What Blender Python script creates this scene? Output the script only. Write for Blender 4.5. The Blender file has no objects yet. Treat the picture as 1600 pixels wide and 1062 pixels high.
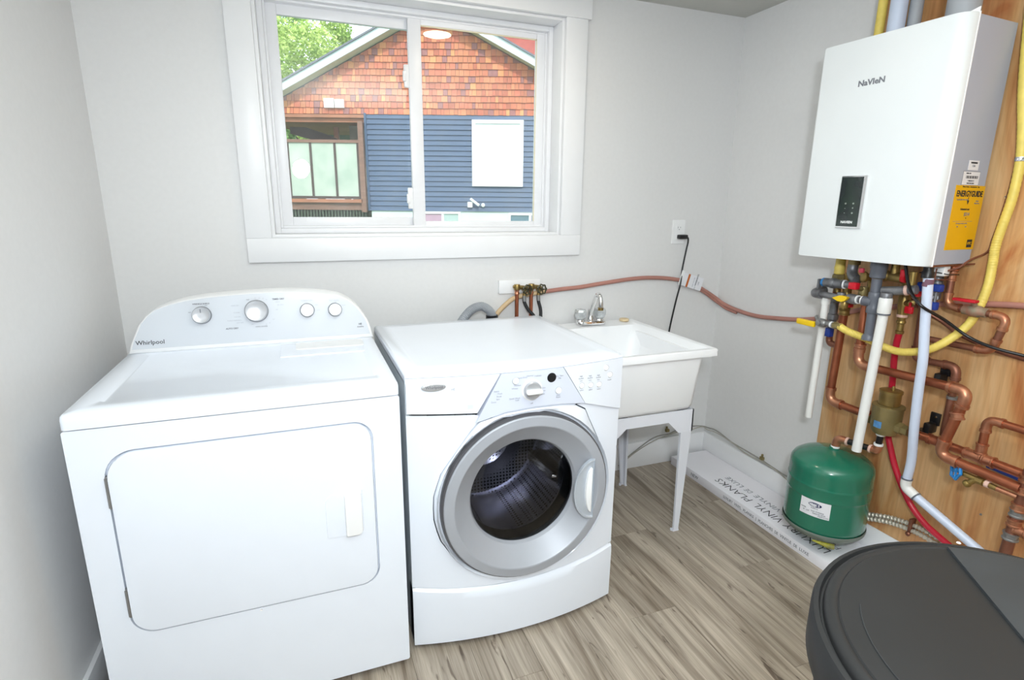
import bpy, bmesh, math, random
from mathutils import Vector, Matrix, noise
random.seed(7)
C = bpy.context.scene.collection
S = bpy.context.scene
PI = math.pi
V = Vector

# ---------------------------------------------------------------- camera
cam_d = bpy.data.cameras.new('camera')
cam_d.sensor_width = 36.0
cam_d.sensor_fit = 'HORIZONTAL'
cam_d.lens = 859.85 * 36.0 / 1600.0
cam_d.clip_start = 0.02
cam_d.clip_end = 300
cam = bpy.data.objects.new('camera', cam_d)
C.objects.link(cam)
_r = V((0.93534721, -0.35360221, 0.0095431)); _u = V((0.0756268, 0.22625675, 0.97112742)); _f = V((0.34555199, 0.90761961, -0.23837042))
m = Matrix.Identity(4)
for i in range(3):
    m[i][0] = _r[i]; m[i][1] = _u[i]; m[i][2] = -_f[i]
m[0][3], m[1][3], m[2][3] = -2.03390, -2.30152, 1.35839
cam.matrix_world = m
S.camera = cam

# ---------------------------------------------------------------- world, sun, room lights, exposure
w = bpy.data.worlds.new('world'); S.world = w
w.use_nodes = True
nt = w.node_tree
bg = nt.nodes['Background']
bg.inputs['Color'].default_value = (0.86, 0.93, 1.0, 1)
bg.inputs['Strength'].default_value = 2.1
S.view_settings.view_transform = 'Standard'
S.view_settings.look = 'None'
S.view_settings.gamma = 1.0
S.view_settings.use_curve_mapping = False
S.view_settings.exposure = 0.1


def light(name, kind, loc, target, energy, color=(1, 1, 1), size=0.1, **kw):
    d = bpy.data.lights.new(name, kind)
    d.energy = energy; d.color = color
    if kind == 'AREA':
        d.size = size
        if 'spread' in kw: d.spread = math.radians(kw['spread'])
        if 'disk' in kw: d.shape = 'DISK'
        if 'size_y' in kw:
            d.shape = 'RECTANGLE'; d.size_y = kw['size_y']
    elif kind == 'SUN':
        d.angle = size
    else:
        d.shadow_soft_size = size
    o = bpy.data.objects.new(name, d); C.objects.link(o)
    o.location = loc
    o.rotation_euler = (V(target) - V(loc)).to_track_quat('-Z', 'Y').to_euler()
    return o


light('sun', 'SUN', (-6, -12, 16), (-1, 8, 1), 2.2, (1.0, 0.95, 0.88), 0.02)
light('camera_flash', 'AREA', (-1.985, -2.46, 1.63), (-0.75, -0.1, 0.85), 22, (0.90, 0.955, 1.0), 0.15, disk=True)
light('added_bounce_fill', 'AREA', (-1.50, -2.36, 1.22), (-1.50, -2.36, 2.3), 66, (0.90, 0.96, 1.0), 0.3, disk=True, spread=132)  # added unseen light aimed at the ceiling for soft fill
light('ceiling_lamp', 'AREA', (-1.30, -0.50, 2.20), (-1.30, -0.50, 0), 2.5, (1.0, 0.86, 0.68), 0.14, disk=True)


# ---------------------------------------------------------------- materials
def lin(c):
    c = c / 255.0
    return c / 12.92 if c <= 0.04045 else ((c + 0.055) / 1.055) ** 2.4


def mat(name, col, rough=0.5, metal=0.0, var=0.05, scale=12.0, bump=0.0, coat=0.0, aniso=None, col2=None, detail=3.0, spec=0.5, lo=0.3, hi=0.7, emis=None):
    m = bpy.data.materials.new(name); m.use_nodes = True
    n = m.node_tree.nodes; l = m.node_tree.links
    b = n['Principled BSDF']
    tc = n.new('ShaderNodeTexCoord'); mp = n.new('ShaderNodeMapping')
    if aniso: mp.inputs['Scale'].default_value = aniso
    l.new(tc.outputs['Object'], mp.inputs['Vector'])
    nz = n.new('ShaderNodeTexNoise'); nz.inputs['Scale'].default_value = scale; nz.inputs['Detail'].default_value = detail
    l.new(mp.outputs[0], nz.inputs['Vector'])
    rp = n.new('ShaderNodeValToRGB')
    base = [lin(c) for c in col]
    if col2: c2 = [lin(c) for c in col2]
    else: c2 = [min(1, c * (1 + var)) for c in base]; base = [c * (1 - var) for c in base]
    rp.color_ramp.elements[0].position = lo; rp.color_ramp.elements[1].position = hi
    rp.color_ramp.elements[0].color = (*base, 1); rp.color_ramp.elements[1].color = (*c2, 1)
    l.new(nz.outputs['Fac'], rp.inputs[0]); l.new(rp.outputs[0], b.inputs['Base Color'])
    b.inputs['Roughness'].default_value = rough; b.inputs['Metallic'].default_value = metal
    b.inputs['Coat Weight'].default_value = coat; b.inputs['Coat Roughness'].default_value = 0.08
    b.inputs['Specular IOR Level'].default_value = spec
    if bump:
        bp = n.new('ShaderNodeBump'); bp.inputs['Strength'].default_value = bump; bp.inputs['Distance'].default_value = 0.002
        l.new(nz.outputs['Fac'], bp.inputs['Height']); l.new(bp.outputs[0], b.inputs['Normal'])
    if emis:
        b.inputs['Emission Color'].default_value = (*[lin(c) for c in emis[:3]], 1); b.inputs['Emission Strength'].default_value = emis[3]
    return m


def glass(name, tint=(1, 1, 1), rough=0.0, glare_haze=0.0, ior=1.45, fac=None):
    m = bpy.data.materials.new(name); m.use_nodes = True
    n = m.node_tree.nodes; l = m.node_tree.links
    n.remove(n['Principled BSDF']); out = n['Material Output']
    t = n.new('ShaderNodeBsdfTransparent'); t.inputs[0].default_value = (*tint, 1)
    g = n.new('ShaderNodeBsdfGlossy'); g.inputs['Roughness'].default_value = rough
    fr = n.new('ShaderNodeFresnel'); fr.inputs[0].default_value = ior
    mx = n.new('ShaderNodeMixShader'); l.new(fr.outputs[0], mx.inputs[0]); l.new(t.outputs[0], mx.inputs[1]); l.new(g.outputs[0], mx.inputs[2])
    if glare_haze:
        d = n.new('ShaderNodeBsdfDiffuse'); d.inputs[0].default_value = (0.9, 0.93, 0.95, 1)
        nz = n.new('ShaderNodeTexNoise'); nz.inputs['Scale'].default_value = 4
        ma = n.new('ShaderNodeMath'); ma.operation = 'MULTIPLY'; ma.inputs[1].default_value = glare_haze * 2
        l.new(nz.outputs['Fac'], ma.inputs[0])
        m2 = n.new('ShaderNodeMixShader'); l.new(ma.outputs[0], m2.inputs[0]); l.new(mx.outputs[0], m2.inputs[1]); l.new(d.outputs[0], m2.inputs[2])
        mx = m2
    l.new(mx.outputs[0], out.inputs[0])
    return m


M = {}
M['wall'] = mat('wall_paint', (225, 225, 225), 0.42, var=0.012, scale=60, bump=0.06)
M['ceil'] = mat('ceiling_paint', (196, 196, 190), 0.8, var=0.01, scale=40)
M['trim'] = mat('trim_paint', (240, 241, 243), 0.35, var=0.01)
M['vinyl'] = mat('window_vinyl', (238, 239, 242), 0.35, var=0.01)
M['enamel'] = mat('white_enamel', (234, 240, 250), 0.24, var=0.006, coat=0.2)
M['plast'] = mat('white_plastic', (240, 241, 242), 0.35, var=0.01)
M['console'] = mat('pearl_console', (204, 209, 216), 0.3, var=0.02, scale=3)
M['fascia'] = mat('pale_blue_fascia', (216, 222, 237), 0.3, var=0.01)
M['tub'] = mat('tub_plastic', (243, 245, 248), 0.38, var=0.012, scale=5)
M['leg'] = mat('leg_plastic', (226, 229, 238), 0.42, var=0.012, scale=5)
M['chrome'] = mat('chrome', (235, 235, 235), 0.08, 1.0, var=0.02)
M['satin'] = mat('satin_knob', (200, 202, 206), 0.3, 0.55, var=0.02)
M['grey_door'] = mat('washer_door_grey', (170, 174, 182), 0.4, 0.12, var=0.02)
M['dark_rim'] = mat('dark_rim', (96, 96, 100), 0.35, 0.3)
M['gap'] = mat('gap_rubber', (118, 124, 132), 0.7)
M['black'] = mat('black_plastic', (22, 22, 25), 0.35)
M['rubber'] = mat('black_rubber', (30, 31, 34), 0.6)
M['ink'] = mat('grey_ink', (120, 122, 130), 0.6)
M['ink_light'] = mat('pale_ink', (178, 182, 190), 0.6)
M['ink_dark'] = mat('dark_ink', (35, 35, 42), 0.6)
M['paper'] = mat('paper', (232, 233, 238), 0.6, var=0.01)
M['carton'] = mat('white_carton', (242, 241, 247), 0.65, var=0.015, scale=8)
M['copper'] = mat('copper', (184, 112, 82), 0.33, 0.8, col2=(140, 80, 58), scale=9, detail=5, bump=0.1)
M['copper_old'] = mat('aged_copper', (128, 82, 66), 0.45, 0.7, col2=(158, 108, 88), scale=14, detail=6, bump=0.2)
M['fit'] = mat('copper_fitting', (170, 108, 82), 0.36, 0.8, col2=(205, 150, 118), scale=18, detail=6, bump=0.2)
M['brass'] = mat('brass', (176, 150, 88), 0.38, 0.8, col2=(128, 108, 70), scale=16, detail=5, bump=0.2)
M['brass_dull'] = mat('dull_brass', (128, 116, 78), 0.45, 0.6, col2=(160, 144, 98), scale=9, detail=5, bump=0.2)
M['iron'] = mat('galvanised_iron', (146, 148, 152), 0.45, 0.6, col2=(104, 104, 108), scale=24, detail=5, bump=0.4)
M['greypvc'] = mat('grey_cpvc', (98, 102, 112), 0.35, var=0.05)
M['pvc'] = mat('white_pvc', (232, 232, 230), 0.35, var=0.015)
M['pvcb'] = mat('bluish_white_pvc', (206, 216, 236), 0.35, var=0.015)
M['pex'] = mat('red_pex', (196, 30, 56), 0.3, var=0.06)
M['pinkpex'] = mat('faded_red_tube', (176, 124, 112), 0.55, var=0.06)
M['tantube'] = mat('tan_tube', (205, 178, 140), 0.5, var=0.05)
M['csst'] = mat('yellow_jacket', (232, 208, 104), 0.45, var=0.07, scale=40)
M['yellow'] = mat('yellow_handle', (240, 200, 20), 0.35)
M['red'] = mat('red_handle', (200, 22, 40), 0.35)
M['blue'] = mat('blue_handle', (34, 62, 150), 0.35)
M['blueface'] = mat('bright_blue', (40, 130, 200), 0.4)
M['green'] = mat('green_enamel', (33, 114, 90), 0.22, var=0.04, scale=3, coat=0.5)
M['steel'] = mat('dull_steel', (150, 150, 150), 0.4, 0.7)
M['cyan'] = mat('grey_hose', (168, 172, 178), 0.5)
M['barrel'] = mat('barrel_plastic', (58, 62, 70), 0.5, var=0.1, scale=6, detail=8, bump=0.12)
M['lid'] = mat('lid_plastic', (23, 24, 25), 0.55, var=0.18, scale=5, detail=9, bump=0.2)
M['lid2'] = mat('dusty_lid_plastic', (42, 46, 49), 0.55, var=0.2, scale=9, detail=9, bump=0.2)
M['energy'] = mat('yellow_label', (232, 176, 0), 0.45, var=0.02)
M['teflon'] = mat('pink_tape', (224, 186, 172), 0.6)
M['seam'] = mat('seam_white', (250, 250, 252), 0.3)
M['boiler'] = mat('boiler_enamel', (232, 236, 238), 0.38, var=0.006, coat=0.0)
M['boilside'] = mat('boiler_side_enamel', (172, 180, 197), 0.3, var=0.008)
M['glass'] = glass('window_glass', (0.97, 0.985, 0.98), 0.0, 0.045)  # faint diffuse haze in the pane stands in for flash glare
M['wglass'] = glass('washer_glass', (0.72, 0.72, 0.76), 0.0, 0.0, 1.5)
M['crystal'] = mat('clear_knob', (200, 204, 206), 0.05, 0.35, var=0.2, scale=60)
M['soap'] = mat('soap', (222, 200, 160), 0.5)
# exterior
M['siding'] = mat('blue_grey_siding', (66, 92, 124), 0.5, var=0.05, scale=3)
M['fasciab'] = mat('white_fascia', (210, 226, 230), 0.5)
M['roof'] = mat('roof_shingle_grey', (112, 118, 128), 0.8, var=0.12, scale=20)
M['conc'] = mat('pale_foundation', (214, 226, 226), 0.8, var=0.05, scale=3)
M['wood'] = mat('stained_wood', (132, 100, 86), 0.55, var=0.18, scale=3, aniso=(1, 1, 9))
M['woodo'] = mat('orange_cedar', (168, 112, 84), 0.55, var=0.15, scale=3)
M['woodd'] = mat('dark_beam', (74, 60, 56), 0.6, var=0.1)
M['frost'] = mat('frosted_panel', (196, 206, 194), 0.4, col2=(168, 186, 172), scale=2.5)
M['extwin'] = mat('house_window_glass', (226, 236, 240), 0.12, var=0.04, scale=2)
M['extdark'] = mat('basement_window_glass', (96, 124, 140), 0.1, col2=(120, 110, 130), scale=1)
M['grass'] = mat('lawn', (70, 110, 44), 0.9, var=0.25, scale=3)
M['leaf'] = mat('leaf_green', (150, 190, 88), 0.6, col2=(214, 230, 140), scale=1.2, detail=4)
M['leafd'] = mat('leaf_deep_green', (90, 146, 84), 0.6, col2=(150, 190, 104), scale=1.2, detail=4)
M['bark'] = mat('bark', (96, 78, 62), 0.8, var=0.2)


def plank_mat():
    m = bpy.data.materials.new('vinyl_plank_oak'); m.use_nodes = True
    n = m.node_tree.nodes; l = m.node_tree.links; b = n['Principled BSDF']
    geo = n.new('ShaderNodeNewGeometry'); oi = n.new('ShaderNodeObjectInfo')
    cm = n.new('ShaderNodeCombineXYZ'); mu = n.new('ShaderNodeMath'); mu.operation = 'MULTIPLY'; mu.inputs[1].default_value = 37.0
    l.new(oi.outputs['Random'], mu.inputs[0]); l.new(mu.outputs[0], cm.inputs[1]); l.new(mu.outputs[0], cm.inputs[2])
    ad = n.new('ShaderNodeVectorMath'); ad.operation = 'ADD'; l.new(geo.outputs['Position'], ad.inputs[0]); l.new(cm.outputs[0], ad.inputs[1])
    def nz(scale, sx, sy, det, dist=0.0):
        mp = n.new('ShaderNodeMapping'); mp.inputs['Scale'].default_value = (sx, sy, 1); l.new(ad.outputs[0], mp.inputs[0])
        t = n.new('ShaderNodeTexNoise'); t.inputs['Scale'].default_value = scale; t.inputs['Detail'].default_value = det; t.inputs['Distortion'].default_value = dist
        l.new(mp.outputs[0], t.inputs[0]); return t
    a = nz(1.0, 17, 1.3, 8, 1.6); f = nz(1.0, 210, 6, 4, 0.2); k = nz(1.0, 34, 5.0, 4, 1.6)
    r1 = n.new('ShaderNodeValToRGB'); e = r1.color_ramp.elements
    e[0].position = 0.3; e[0].color = (*[lin(c) for c in (130, 117, 102)], 1)
    e[1].position = 0.72; e[1].color = (*[lin(c) for c in (200, 188, 172)], 1)
    e2 = e.new(0.5); e2.color = (*[lin(c) for c in (172, 160, 145)], 1)
    l.new(a.outputs['Fac'], r1.inputs[0])
    r2 = n.new('ShaderNodeValToRGB'); r2.color_ramp.elements[0].position = 0.35; r2.color_ramp.elements[0].color = (.74, .73, .71, 1)
    r2.color_ramp.elements[1].position = 0.62; r2.color_ramp.elements[1].color = (1, 1, 1, 1)
    l.new(f.outputs['Fac'], r2.inputs[0])
    r3 = n.new('ShaderNodeValToRGB'); r3.color_ramp.elements[0].position = 0.29; r3.color_ramp.elements[0].color = (.40, .36, .34, 1)
    r3.color_ramp.elements[1].position = 0.36; r3.color_ramp.elements[1].color = (1, 1, 1, 1)
    l.new(k.outputs['Fac'], r3.inputs[0])
    def mul(x, y):
        q = n.new('ShaderNodeMix'); q.data_type = 'RGBA'; q.blend_type = 'MULTIPLY'; q.inputs[0].default_value = 1
        l.new(x, q.inputs[6]); l.new(y, q.inputs[7]); return q.outputs[2]
    c = mul(mul(r1.outputs[0], r2.outputs[0]), r3.outputs[0])
    hs = n.new('ShaderNodeHueSaturation'); mr = n.new('ShaderNodeMapRange'); mr.inputs[3].default_value = 0.93; mr.inputs[4].default_value = 1.06
    l.new(oi.outputs['Random'], mr.inputs[0]); l.new(mr.outputs[0], hs.inputs['Value']); l.new(c, hs.inputs['Color'])
    l.new(hs.outputs[0], b.inputs['Base Color']); b.inputs['Roughness'].default_value = 0.42
    bp = n.new('ShaderNodeBump'); bp.inputs['Strength'].default_value = 0.15; bp.inputs['Distance'].default_value = 0.001
    l.new(f.outputs['Fac'], bp.inputs['Height']); l.new(bp.outputs[0], b.inputs['Normal'])
    return m


def ply_mat():
    m = bpy.data.materials.new('plywood_face'); m.use_nodes = True
    n = m.node_tree.nodes; l = m.node_tree.links; b = n['Principled BSDF']
    tc = n.new('ShaderNodeTexCoord'); mp = n.new('ShaderNodeMapping'); mp.inputs['Scale'].default_value = (1, 3.4, 1.0)
    l.new(tc.outputs['Object'], mp.inputs[0])
    a = n.new('ShaderNodeTexNoise'); a.inputs['Scale'].default_value = 2.2; a.inputs['Detail'].default_value = 4; a.inputs['Distortion'].default_value = 1.4
    l.new(mp.outputs[0], a.inputs[0])
    r = n.new('ShaderNodeValToRGB'); e = r.color_ramp.elements
    e[0].position = .3; e[0].color = (*[lin(c) for c in (184, 116, 68)], 1)
    e[1].position = .62; e[1].color = (*[lin(c) for c in (224, 184, 134)], 1)
    x = e.new(.45); x.color = (*[lin(c) for c in (210, 158, 104)], 1)
    l.new(a.outputs['Fac'], r.inputs[0])
    mp2 = n.new('ShaderNodeMapping'); mp2.inputs['Scale'].default_value = (1, 60, 2.4); l.new(tc.outputs['Object'], mp2.inputs[0])
    g = n.new('ShaderNodeTexNoise'); g.inputs['Scale'].default_value = 1.6; g.inputs['Detail'].default_value = 3; l.new(mp2.outputs[0], g.inputs[0])
    r2 = n.new('ShaderNodeValToRGB'); r2.color_ramp.elements[0].position = .3; r2.color_ramp.elements[0].color = (.84, .8, .76, 1); r2.color_ramp.elements[1].position = .6; r2.color_ramp.elements[1].color = (1, 1, 1, 1)
    l.new(g.outputs['Fac'], r2.inputs[0])
    q = n.new('ShaderNodeMix'); q.data_type = 'RGBA'; q.blend_type = 'MULTIPLY'; q.inputs[0].default_value = 1
    l.new(r.outputs[0], q.inputs[6]); l.new(r2.outputs[0], q.inputs[7]); l.new(q.outputs[2], b.inputs['Base Color'])
    b.inputs['Roughness'].default_value = .5
    return m


def attr_mat(name, rough=0.7):
    m = bpy.data.materials.new(name); m.use_nodes = True
    n = m.node_tree.nodes; l = m.node_tree.links; b = n['Principled BSDF']
    a = n.new('ShaderNodeAttribute'); a.attribute_name = 'tone'
    nz = n.new('ShaderNodeTexNoise'); nz.inputs['Scale'].default_value = 9; nz.inputs['Detail'].default_value = 4
    q = n.new('ShaderNodeMix'); q.data_type = 'RGBA'; q.blend_type = 'OVERLAY'; q.inputs[0].default_value = .35
    l.new(a.outputs['Color'], q.inputs[6]); l.new(nz.outputs['Fac'], q.inputs[7]); l.new(q.outputs[2], b.inputs['Base Color'])
    b.inputs['Roughness'].default_value = rough
    return m


def drum_mat():
    m = mat('drum_steel', (150, 152, 160), 0.22, 0.95, var=0.1)
    n = m.node_tree.nodes; l = m.node_tree.links; b = n['Principled BSDF']
    tc = n.new('ShaderNodeTexCoord'); v = n.new('ShaderNodeTexVoronoi'); v.inputs['Scale'].default_value = 75; v.inputs['Randomness'].default_value = 0.0
    l.new(tc.outputs['Object'], v.inputs[0])
    r = n.new('ShaderNodeValToRGB'); r.color_ramp.elements[0].position = .28; r.color_ramp.elements[0].color = (.01, .01, .012, 1)
    r.color_ramp.elements[1].position = .34; r.color_ramp.elements[1].color = (.55, .56, .62, 1)
    l.new(v.outputs['Distance'], r.inputs[0]); l.new(r.outputs[0], b.inputs['Base Color'])
    return m


M['plank'] = plank_mat(); M['ply'] = ply_mat(); M['shingle'] = attr_mat('cedar_shingle'); M['drum'] = drum_mat()

# ---------------------------------------------------------------- helpers
ORG = {}


def rr(x0, z0, x1, z1, r, n=6):
    """rounded rectangle, counter clockwise list of (a,b)"""
    r = r if isinstance(r, (tuple, list)) else (r,) * 4
    out = []
    cs = [(x0, z0, 180, r[0]), (x1, z0, 270, r[1]), (x1, z1, 0, r[2]), (x0, z1, 90, r[3])]
    for (x, z, a0, q) in cs:
        cx = x + (q if x == x0 else -q); cz = z + (q if z == z0 else -q)
        for i in range(n + 1):
            a = math.radians(a0 + 90 * i / n)
            out.append((cx + q * math.cos(a), cz + q * math.sin(a)))
    return out


class G:
    def __init__(s): s.b = bmesh.new()

    def box(s, lo, hi, bev=0.0, seg=2, tap=None):
        x0, y0, z0 = lo; x1, y1, z1 = hi
        t = bmesh.new()
        bmesh.ops.create_cube(t, size=1)
        for v in t.verts:
            v.co = V(((x0 + x1) / 2 + v.co.x * (x1 - x0), (y0 + y1) / 2 + v.co.y * (y1 - y0), (z0 + z1) / 2 + v.co.z * (z1 - z0)))
        if tap: tap(t)
        if bev: bmesh.ops.bevel(t, geom=t.edges[:], offset=bev, segments=seg, affect='EDGES', profile=0.5)
        return s.add(t)

    def add(s, t, mtx=None):
        if mtx is not None: t.transform(mtx)
        me = bpy.data.meshes.new('tmp'); t.to_mesh(me); t.free(); s.b.from_mesh(me); bpy.data.meshes.remove(me)
        return s

    def tube(s, pts, r, seg=12, cap=True, rad=None):
        pts = [V(p) for p in pts]; n = len(pts)
        tg = []
        for i in range(n):
            d = (pts[min(i + 1, n - 1)] - pts[max(i - 1, 0)])
            tg.append(d.normalized() if d.length > 1e-9 else V((0, 0, 1)))
        up = V((0, 0, 1)) if abs(tg[0].z) < .9 else V((1, 0, 0))
        nx = tg[0].cross(up).normalized(); rings = []
        for i in range(n):
            if i:
                q = tg[i - 1].rotation_difference(tg[i]); nx = (q @ nx); nx = (nx - tg[i] * nx.dot(tg[i])).normalized()
            ny = tg[i].cross(nx); R = rad[i] if rad else r
            rings.append([s.b.verts.new(pts[i] + (nx * math.cos(2 * PI * k / seg) + ny * math.sin(2 * PI * k / seg)) * R) for k in range(seg)])
        for i in range(n - 1):
            a, c = rings[i], rings[i + 1]
            for k in range(seg):
                s.b.faces.new((a[k], a[(k + 1) % seg], c[(k + 1) % seg], c[k]))
        if cap:
            s.b.faces.new(rings[0][::-1]); s.b.faces.new(rings[-1])
        return s

    def cyl(s, p0, p1, r0, r1=None, seg=20):
        return s.tube([p0, p1], r0, seg, True, [r0, r0 if r1 is None else r1])

    def lathe(s, prof, o, ax=(0, 0, 1), seg=32, cap=True):
        """prof: list of (radius, distance along axis)"""
        o = V(o); ax = V(ax).normalized(); up = V((1, 0, 0)) if abs(ax.x) < .9 else V((0, 1, 0))
        nx = ax.cross(up).normalized(); ny = ax.cross(nx); rings = []
        for (r, h) in prof:
            rings.append([s.b.verts.new(o + ax * h + (nx * math.cos(2 * PI * k / seg) + ny * math.sin(2 * PI * k / seg)) * max(r, 1e-4)) for k in range(seg)])
        for a, c in zip(rings, rings[1:]):
            for k in range(seg):
                s.b.faces.new((a[k], a[(k + 1) % seg], c[(k + 1) % seg], c[k]))
        if cap:
            s.b.faces.new(rings[0][::-1]); s.b.faces.new(rings[-1])
        return s

    def loops(s, loops, cap0=True, cap1=True):
        """list of equal-length 3d loops bridged in order"""
        rs = [[s.b.verts.new(V(p)) for p in lp] for lp in loops]
        for a, c in zip(rs, rs[1:]):
            n = len(a)
            for k in range(n):
                s.b.faces.new((a[k], a[(k + 1) % n], c[(k + 1) % n], c[k]))
        if cap0: s.b.faces.new(rs[0][::-1])
        if cap1: s.b.faces.new(rs[-1])
        return s

    def slab(s, poly, f0, f1, bev=0.0):
        """poly 2d list; f0,f1 map (a,b)->3d for back and front face; bev shrinks the front edge"""
        if bev:
            cx = sum(p[0] for p in poly) / len(poly); cz = sum(p[1] for p in poly) / len(poly)
            w = max(abs(p[0] - cx) for p in poly); h = max(abs(p[1] - cz) for p in poly)
            sh = lambda p, k: (cx + (p[0] - cx) * (1 - k / w), cz + (p[1] - cz) * (1 - k / h))
            a = [V(f0(*p)) for p in poly]; c = [V(f1(*p)) for p in poly]
            mid = [x.lerp(y, 0.0) + (y - x) * max(0, 1 - bev / max((y - x).length, 1e-6)) for x, y in zip(a, c)]
            q = [V(f1(*sh(p, bev * .3))) * .5 + (x.lerp(V(f1(*sh(p, bev * .3))), .93)) * .5 for p, x in zip(poly, a)]
            e = [V(f1(*sh(p, bev))) for p in poly]
            return s.loops([a, mid, q, e])
        return s.loops([[f0(*p) for p in poly], [f1(*p) for p in poly]])


def obj(name, g, m, parent=None, smooth=40, kind=None):
    b = g.b if isinstance(g, G) else g
    bmesh.ops.recalc_face_normals(b, faces=b.faces[:])
    if parent is not None: o0 = ORG[parent.name]
    else:
        xs = [v.co for v in b.verts]
        lo = V((min(c.x for c in xs), min(c.y for c in xs), min(c.z for c in xs))); hi = V((max(c.x for c in xs), max(c.y for c in xs), max(c.z for c in xs)))
        o0 = V(((lo.x + hi.x) / 2, (lo.y + hi.y) / 2, lo.z))
    bmesh.ops.translate(b, verts=b.verts[:], vec=-o0)
    me = bpy.data.meshes.new(name); b.to_mesh(me); b.free()
    for p in me.polygons: p.use_smooth = True
    me.set_sharp_from_angle(angle=math.radians(smooth))
    me.materials.append(m)
    o = bpy.data.objects.new(name, me); C.objects.link(o)
    if parent is not None: o.parent = parent
    else: o.location = o0
    ORG[o.name] = o0
    if kind: o['kind'] = kind
    return o


def thing(name, label, cat, loc, group=None):
    o = bpy.data.objects.new(name, None); o.empty_display_size = 0.05; C.objects.link(o); o.location = loc
    o['label'] = label; o['category'] = cat
    if group: o['group'] = group
    ORG[o.name] = V(loc)
    return o


def tag(o, label, cat, group=None):
    o['label'] = label; o['category'] = cat
    if group: o['group'] = group
    return o


def struct(name, g, m, parent=None):
    o = obj(name, g, m, parent)
    if parent is None: o['kind'] = 'structure'
    return o


def label_part(o, s): o['label'] = s; return o


def text(body, size, m, parent, origin, right, up, name='lettering', ext=0.0004, bold=0.0, center=True, sx=1.0, fit=None):
    cu = bpy.data.curves.new('txt', 'FONT'); cu.body = body; cu.size = size; cu.extrude = ext; cu.offset = bold
    cu.align_x = 'CENTER' if center else 'LEFT'; cu.align_y = 'CENTER' if center else 'BOTTOM_BASELINE'
    cu.resolution_u = 2
    t = bpy.data.objects.new('txt', cu); C.objects.link(t)
    dg = bpy.context.evaluated_depsgraph_get()
    me = bpy.data.meshes.new_from_object(t.evaluated_get(dg))
    bpy.data.objects.remove(t); bpy.data.curves.remove(cu)
    r = V(right).normalized(); u = V(up).normalized(); n = r.cross(u)
    if fit: xs = [v.co.x for v in me.vertices]; sx = fit / (max(xs) - min(xs))
    mt = Matrix(((r.x * sx, u.x, n.x, origin[0]), (r.y * sx, u.y, n.y, origin[1]), (r.z * sx, u.z, n.z, origin[2]), (0, 0, 0, 1)))
    b = bmesh.new(); b.from_mesh(me); bpy.data.meshes.remove(me); b.transform(mt)
    return obj(name, b, m, parent)


def fillet(pts, rad, n=7):
    pts = [V(p) for p in pts]; out = [pts[0]]; arcs = []
    for i in range(1, len(pts) - 1):
        a = (pts[i - 1] - pts[i]); c = (pts[i + 1] - pts[i]); q = min(rad, a.length * .49, c.length * .49)
        p0 = pts[i] + a.normalized() * q; p1 = pts[i] + c.normalized() * q; arc = []
        for k in range(n + 1):
            t = k / n; arc.append((1 - t) ** 2 * p0 + 2 * t * (1 - t) * pts[i] + t * t * p1)
        out += arc; arcs.append((arc, a.normalized(), c.normalized()))
    return out + [pts[-1]], arcs


def spline(pts, n=8):
    pts = [V(p) for p in pts]; out = []
    for i in range(len(pts) - 1):
        p0 = pts[max(i - 1, 0)]; p1 = pts[i]; p2 = pts[i + 1]; p3 = pts[min(i + 2, len(pts) - 1)]
        for k in range(n):
            t = k / n
            out.append(.5 * ((2 * p1) + (p2 - p0) * t + (2 * p0 - 5 * p1 + 4 * p2 - p3) * t * t + (3 * p1 - p0 - 3 * p2 + p3) * t ** 3))
    return out + [pts[-1]]


def pipe(name, label, cat, pts, r, m, bend=0.03, fm=None, parent=None, elbow='elbow', group=None, seg=14):
    path, arcs = fillet(pts, bend)
    g = G().tube(path, r, seg)
    if parent is None:
        base = obj(name, g, m); tag(base, label, cat, group)
    else: base = obj(name, g, m, parent)
    for arc, a, c in arcs:
        e = G(); ext = r * 1.2
        pp = [arc[0] + a * ext] + arc + [arc[-1] + c * ext]
        e.tube(pp, r * 1.16, seg)
        for q, d in ((arc[0], a), (arc[-1], c)):
            e.cyl(q + d * ext * .55, q + d * (ext + .002), r * 1.32, r * 1.32, seg)
        obj(elbow, e, fm or m, base)
    return base


def collar(p, d, r, m, parent, name='coupling', L=0.03, ringed=True):
    p = V(p); d = V(d).normalized(); g = G()
    g.lathe([(r * 1.18, -L / 2), (r * 1.34, -L / 2), (r * 1.34, -L / 2 + .004), (r * 1.17, -L / 2 + .006), (r * 1.17, L / 2 - .006), (r * 1.34, L / 2 - .004), (r * 1.34, L / 2), (r * 1.18, L / 2)] if ringed else [(r * 1.2, -L / 2), (r * 1.2, L / 2)], p, d, 16)
    return obj(name, g, m, parent)


XL, YR, ZC = -2.655, -4.40, 2.222
# ================================================================= ROOM
# window opening
WX0, WX1, WZ0, WZ1 = -2.134, -0.934, 1.228, 2.115
g = G()
g.box((XL - .2, 0, -.1), (WX0, .2, ZC + .1)); g.box((WX1, 0, -.1), (.2, .2, ZC + .1))
g.box((WX0, 0, -.1), (WX1, .2, WZ0)); g.box((WX0, 0, WZ1), (WX1, .2, ZC + .1))
struct('wall_back', g, M['wall'])
struct('wall_left', G().box((XL - .12, YR, -.1), (XL, 0, ZC + .1)), M['wall'])
struct('wall_right', G().box((0, YR, -.1), (.12, 0, ZC + .1)), M['wall'])
struct('wall_rear', G().box((XL - .12, YR - .12, -.1), (.12, YR, ZC + .1)), M['wall'])
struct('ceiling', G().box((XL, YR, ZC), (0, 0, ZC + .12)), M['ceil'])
fl = struct('floor', G().box((XL - .12, YR - .12, -.12), (.12, .12, -.004)), M['black'])
PW, PL = .181, 1.22
nx = int(math.ceil(-XL / PW)) + 1
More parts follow.
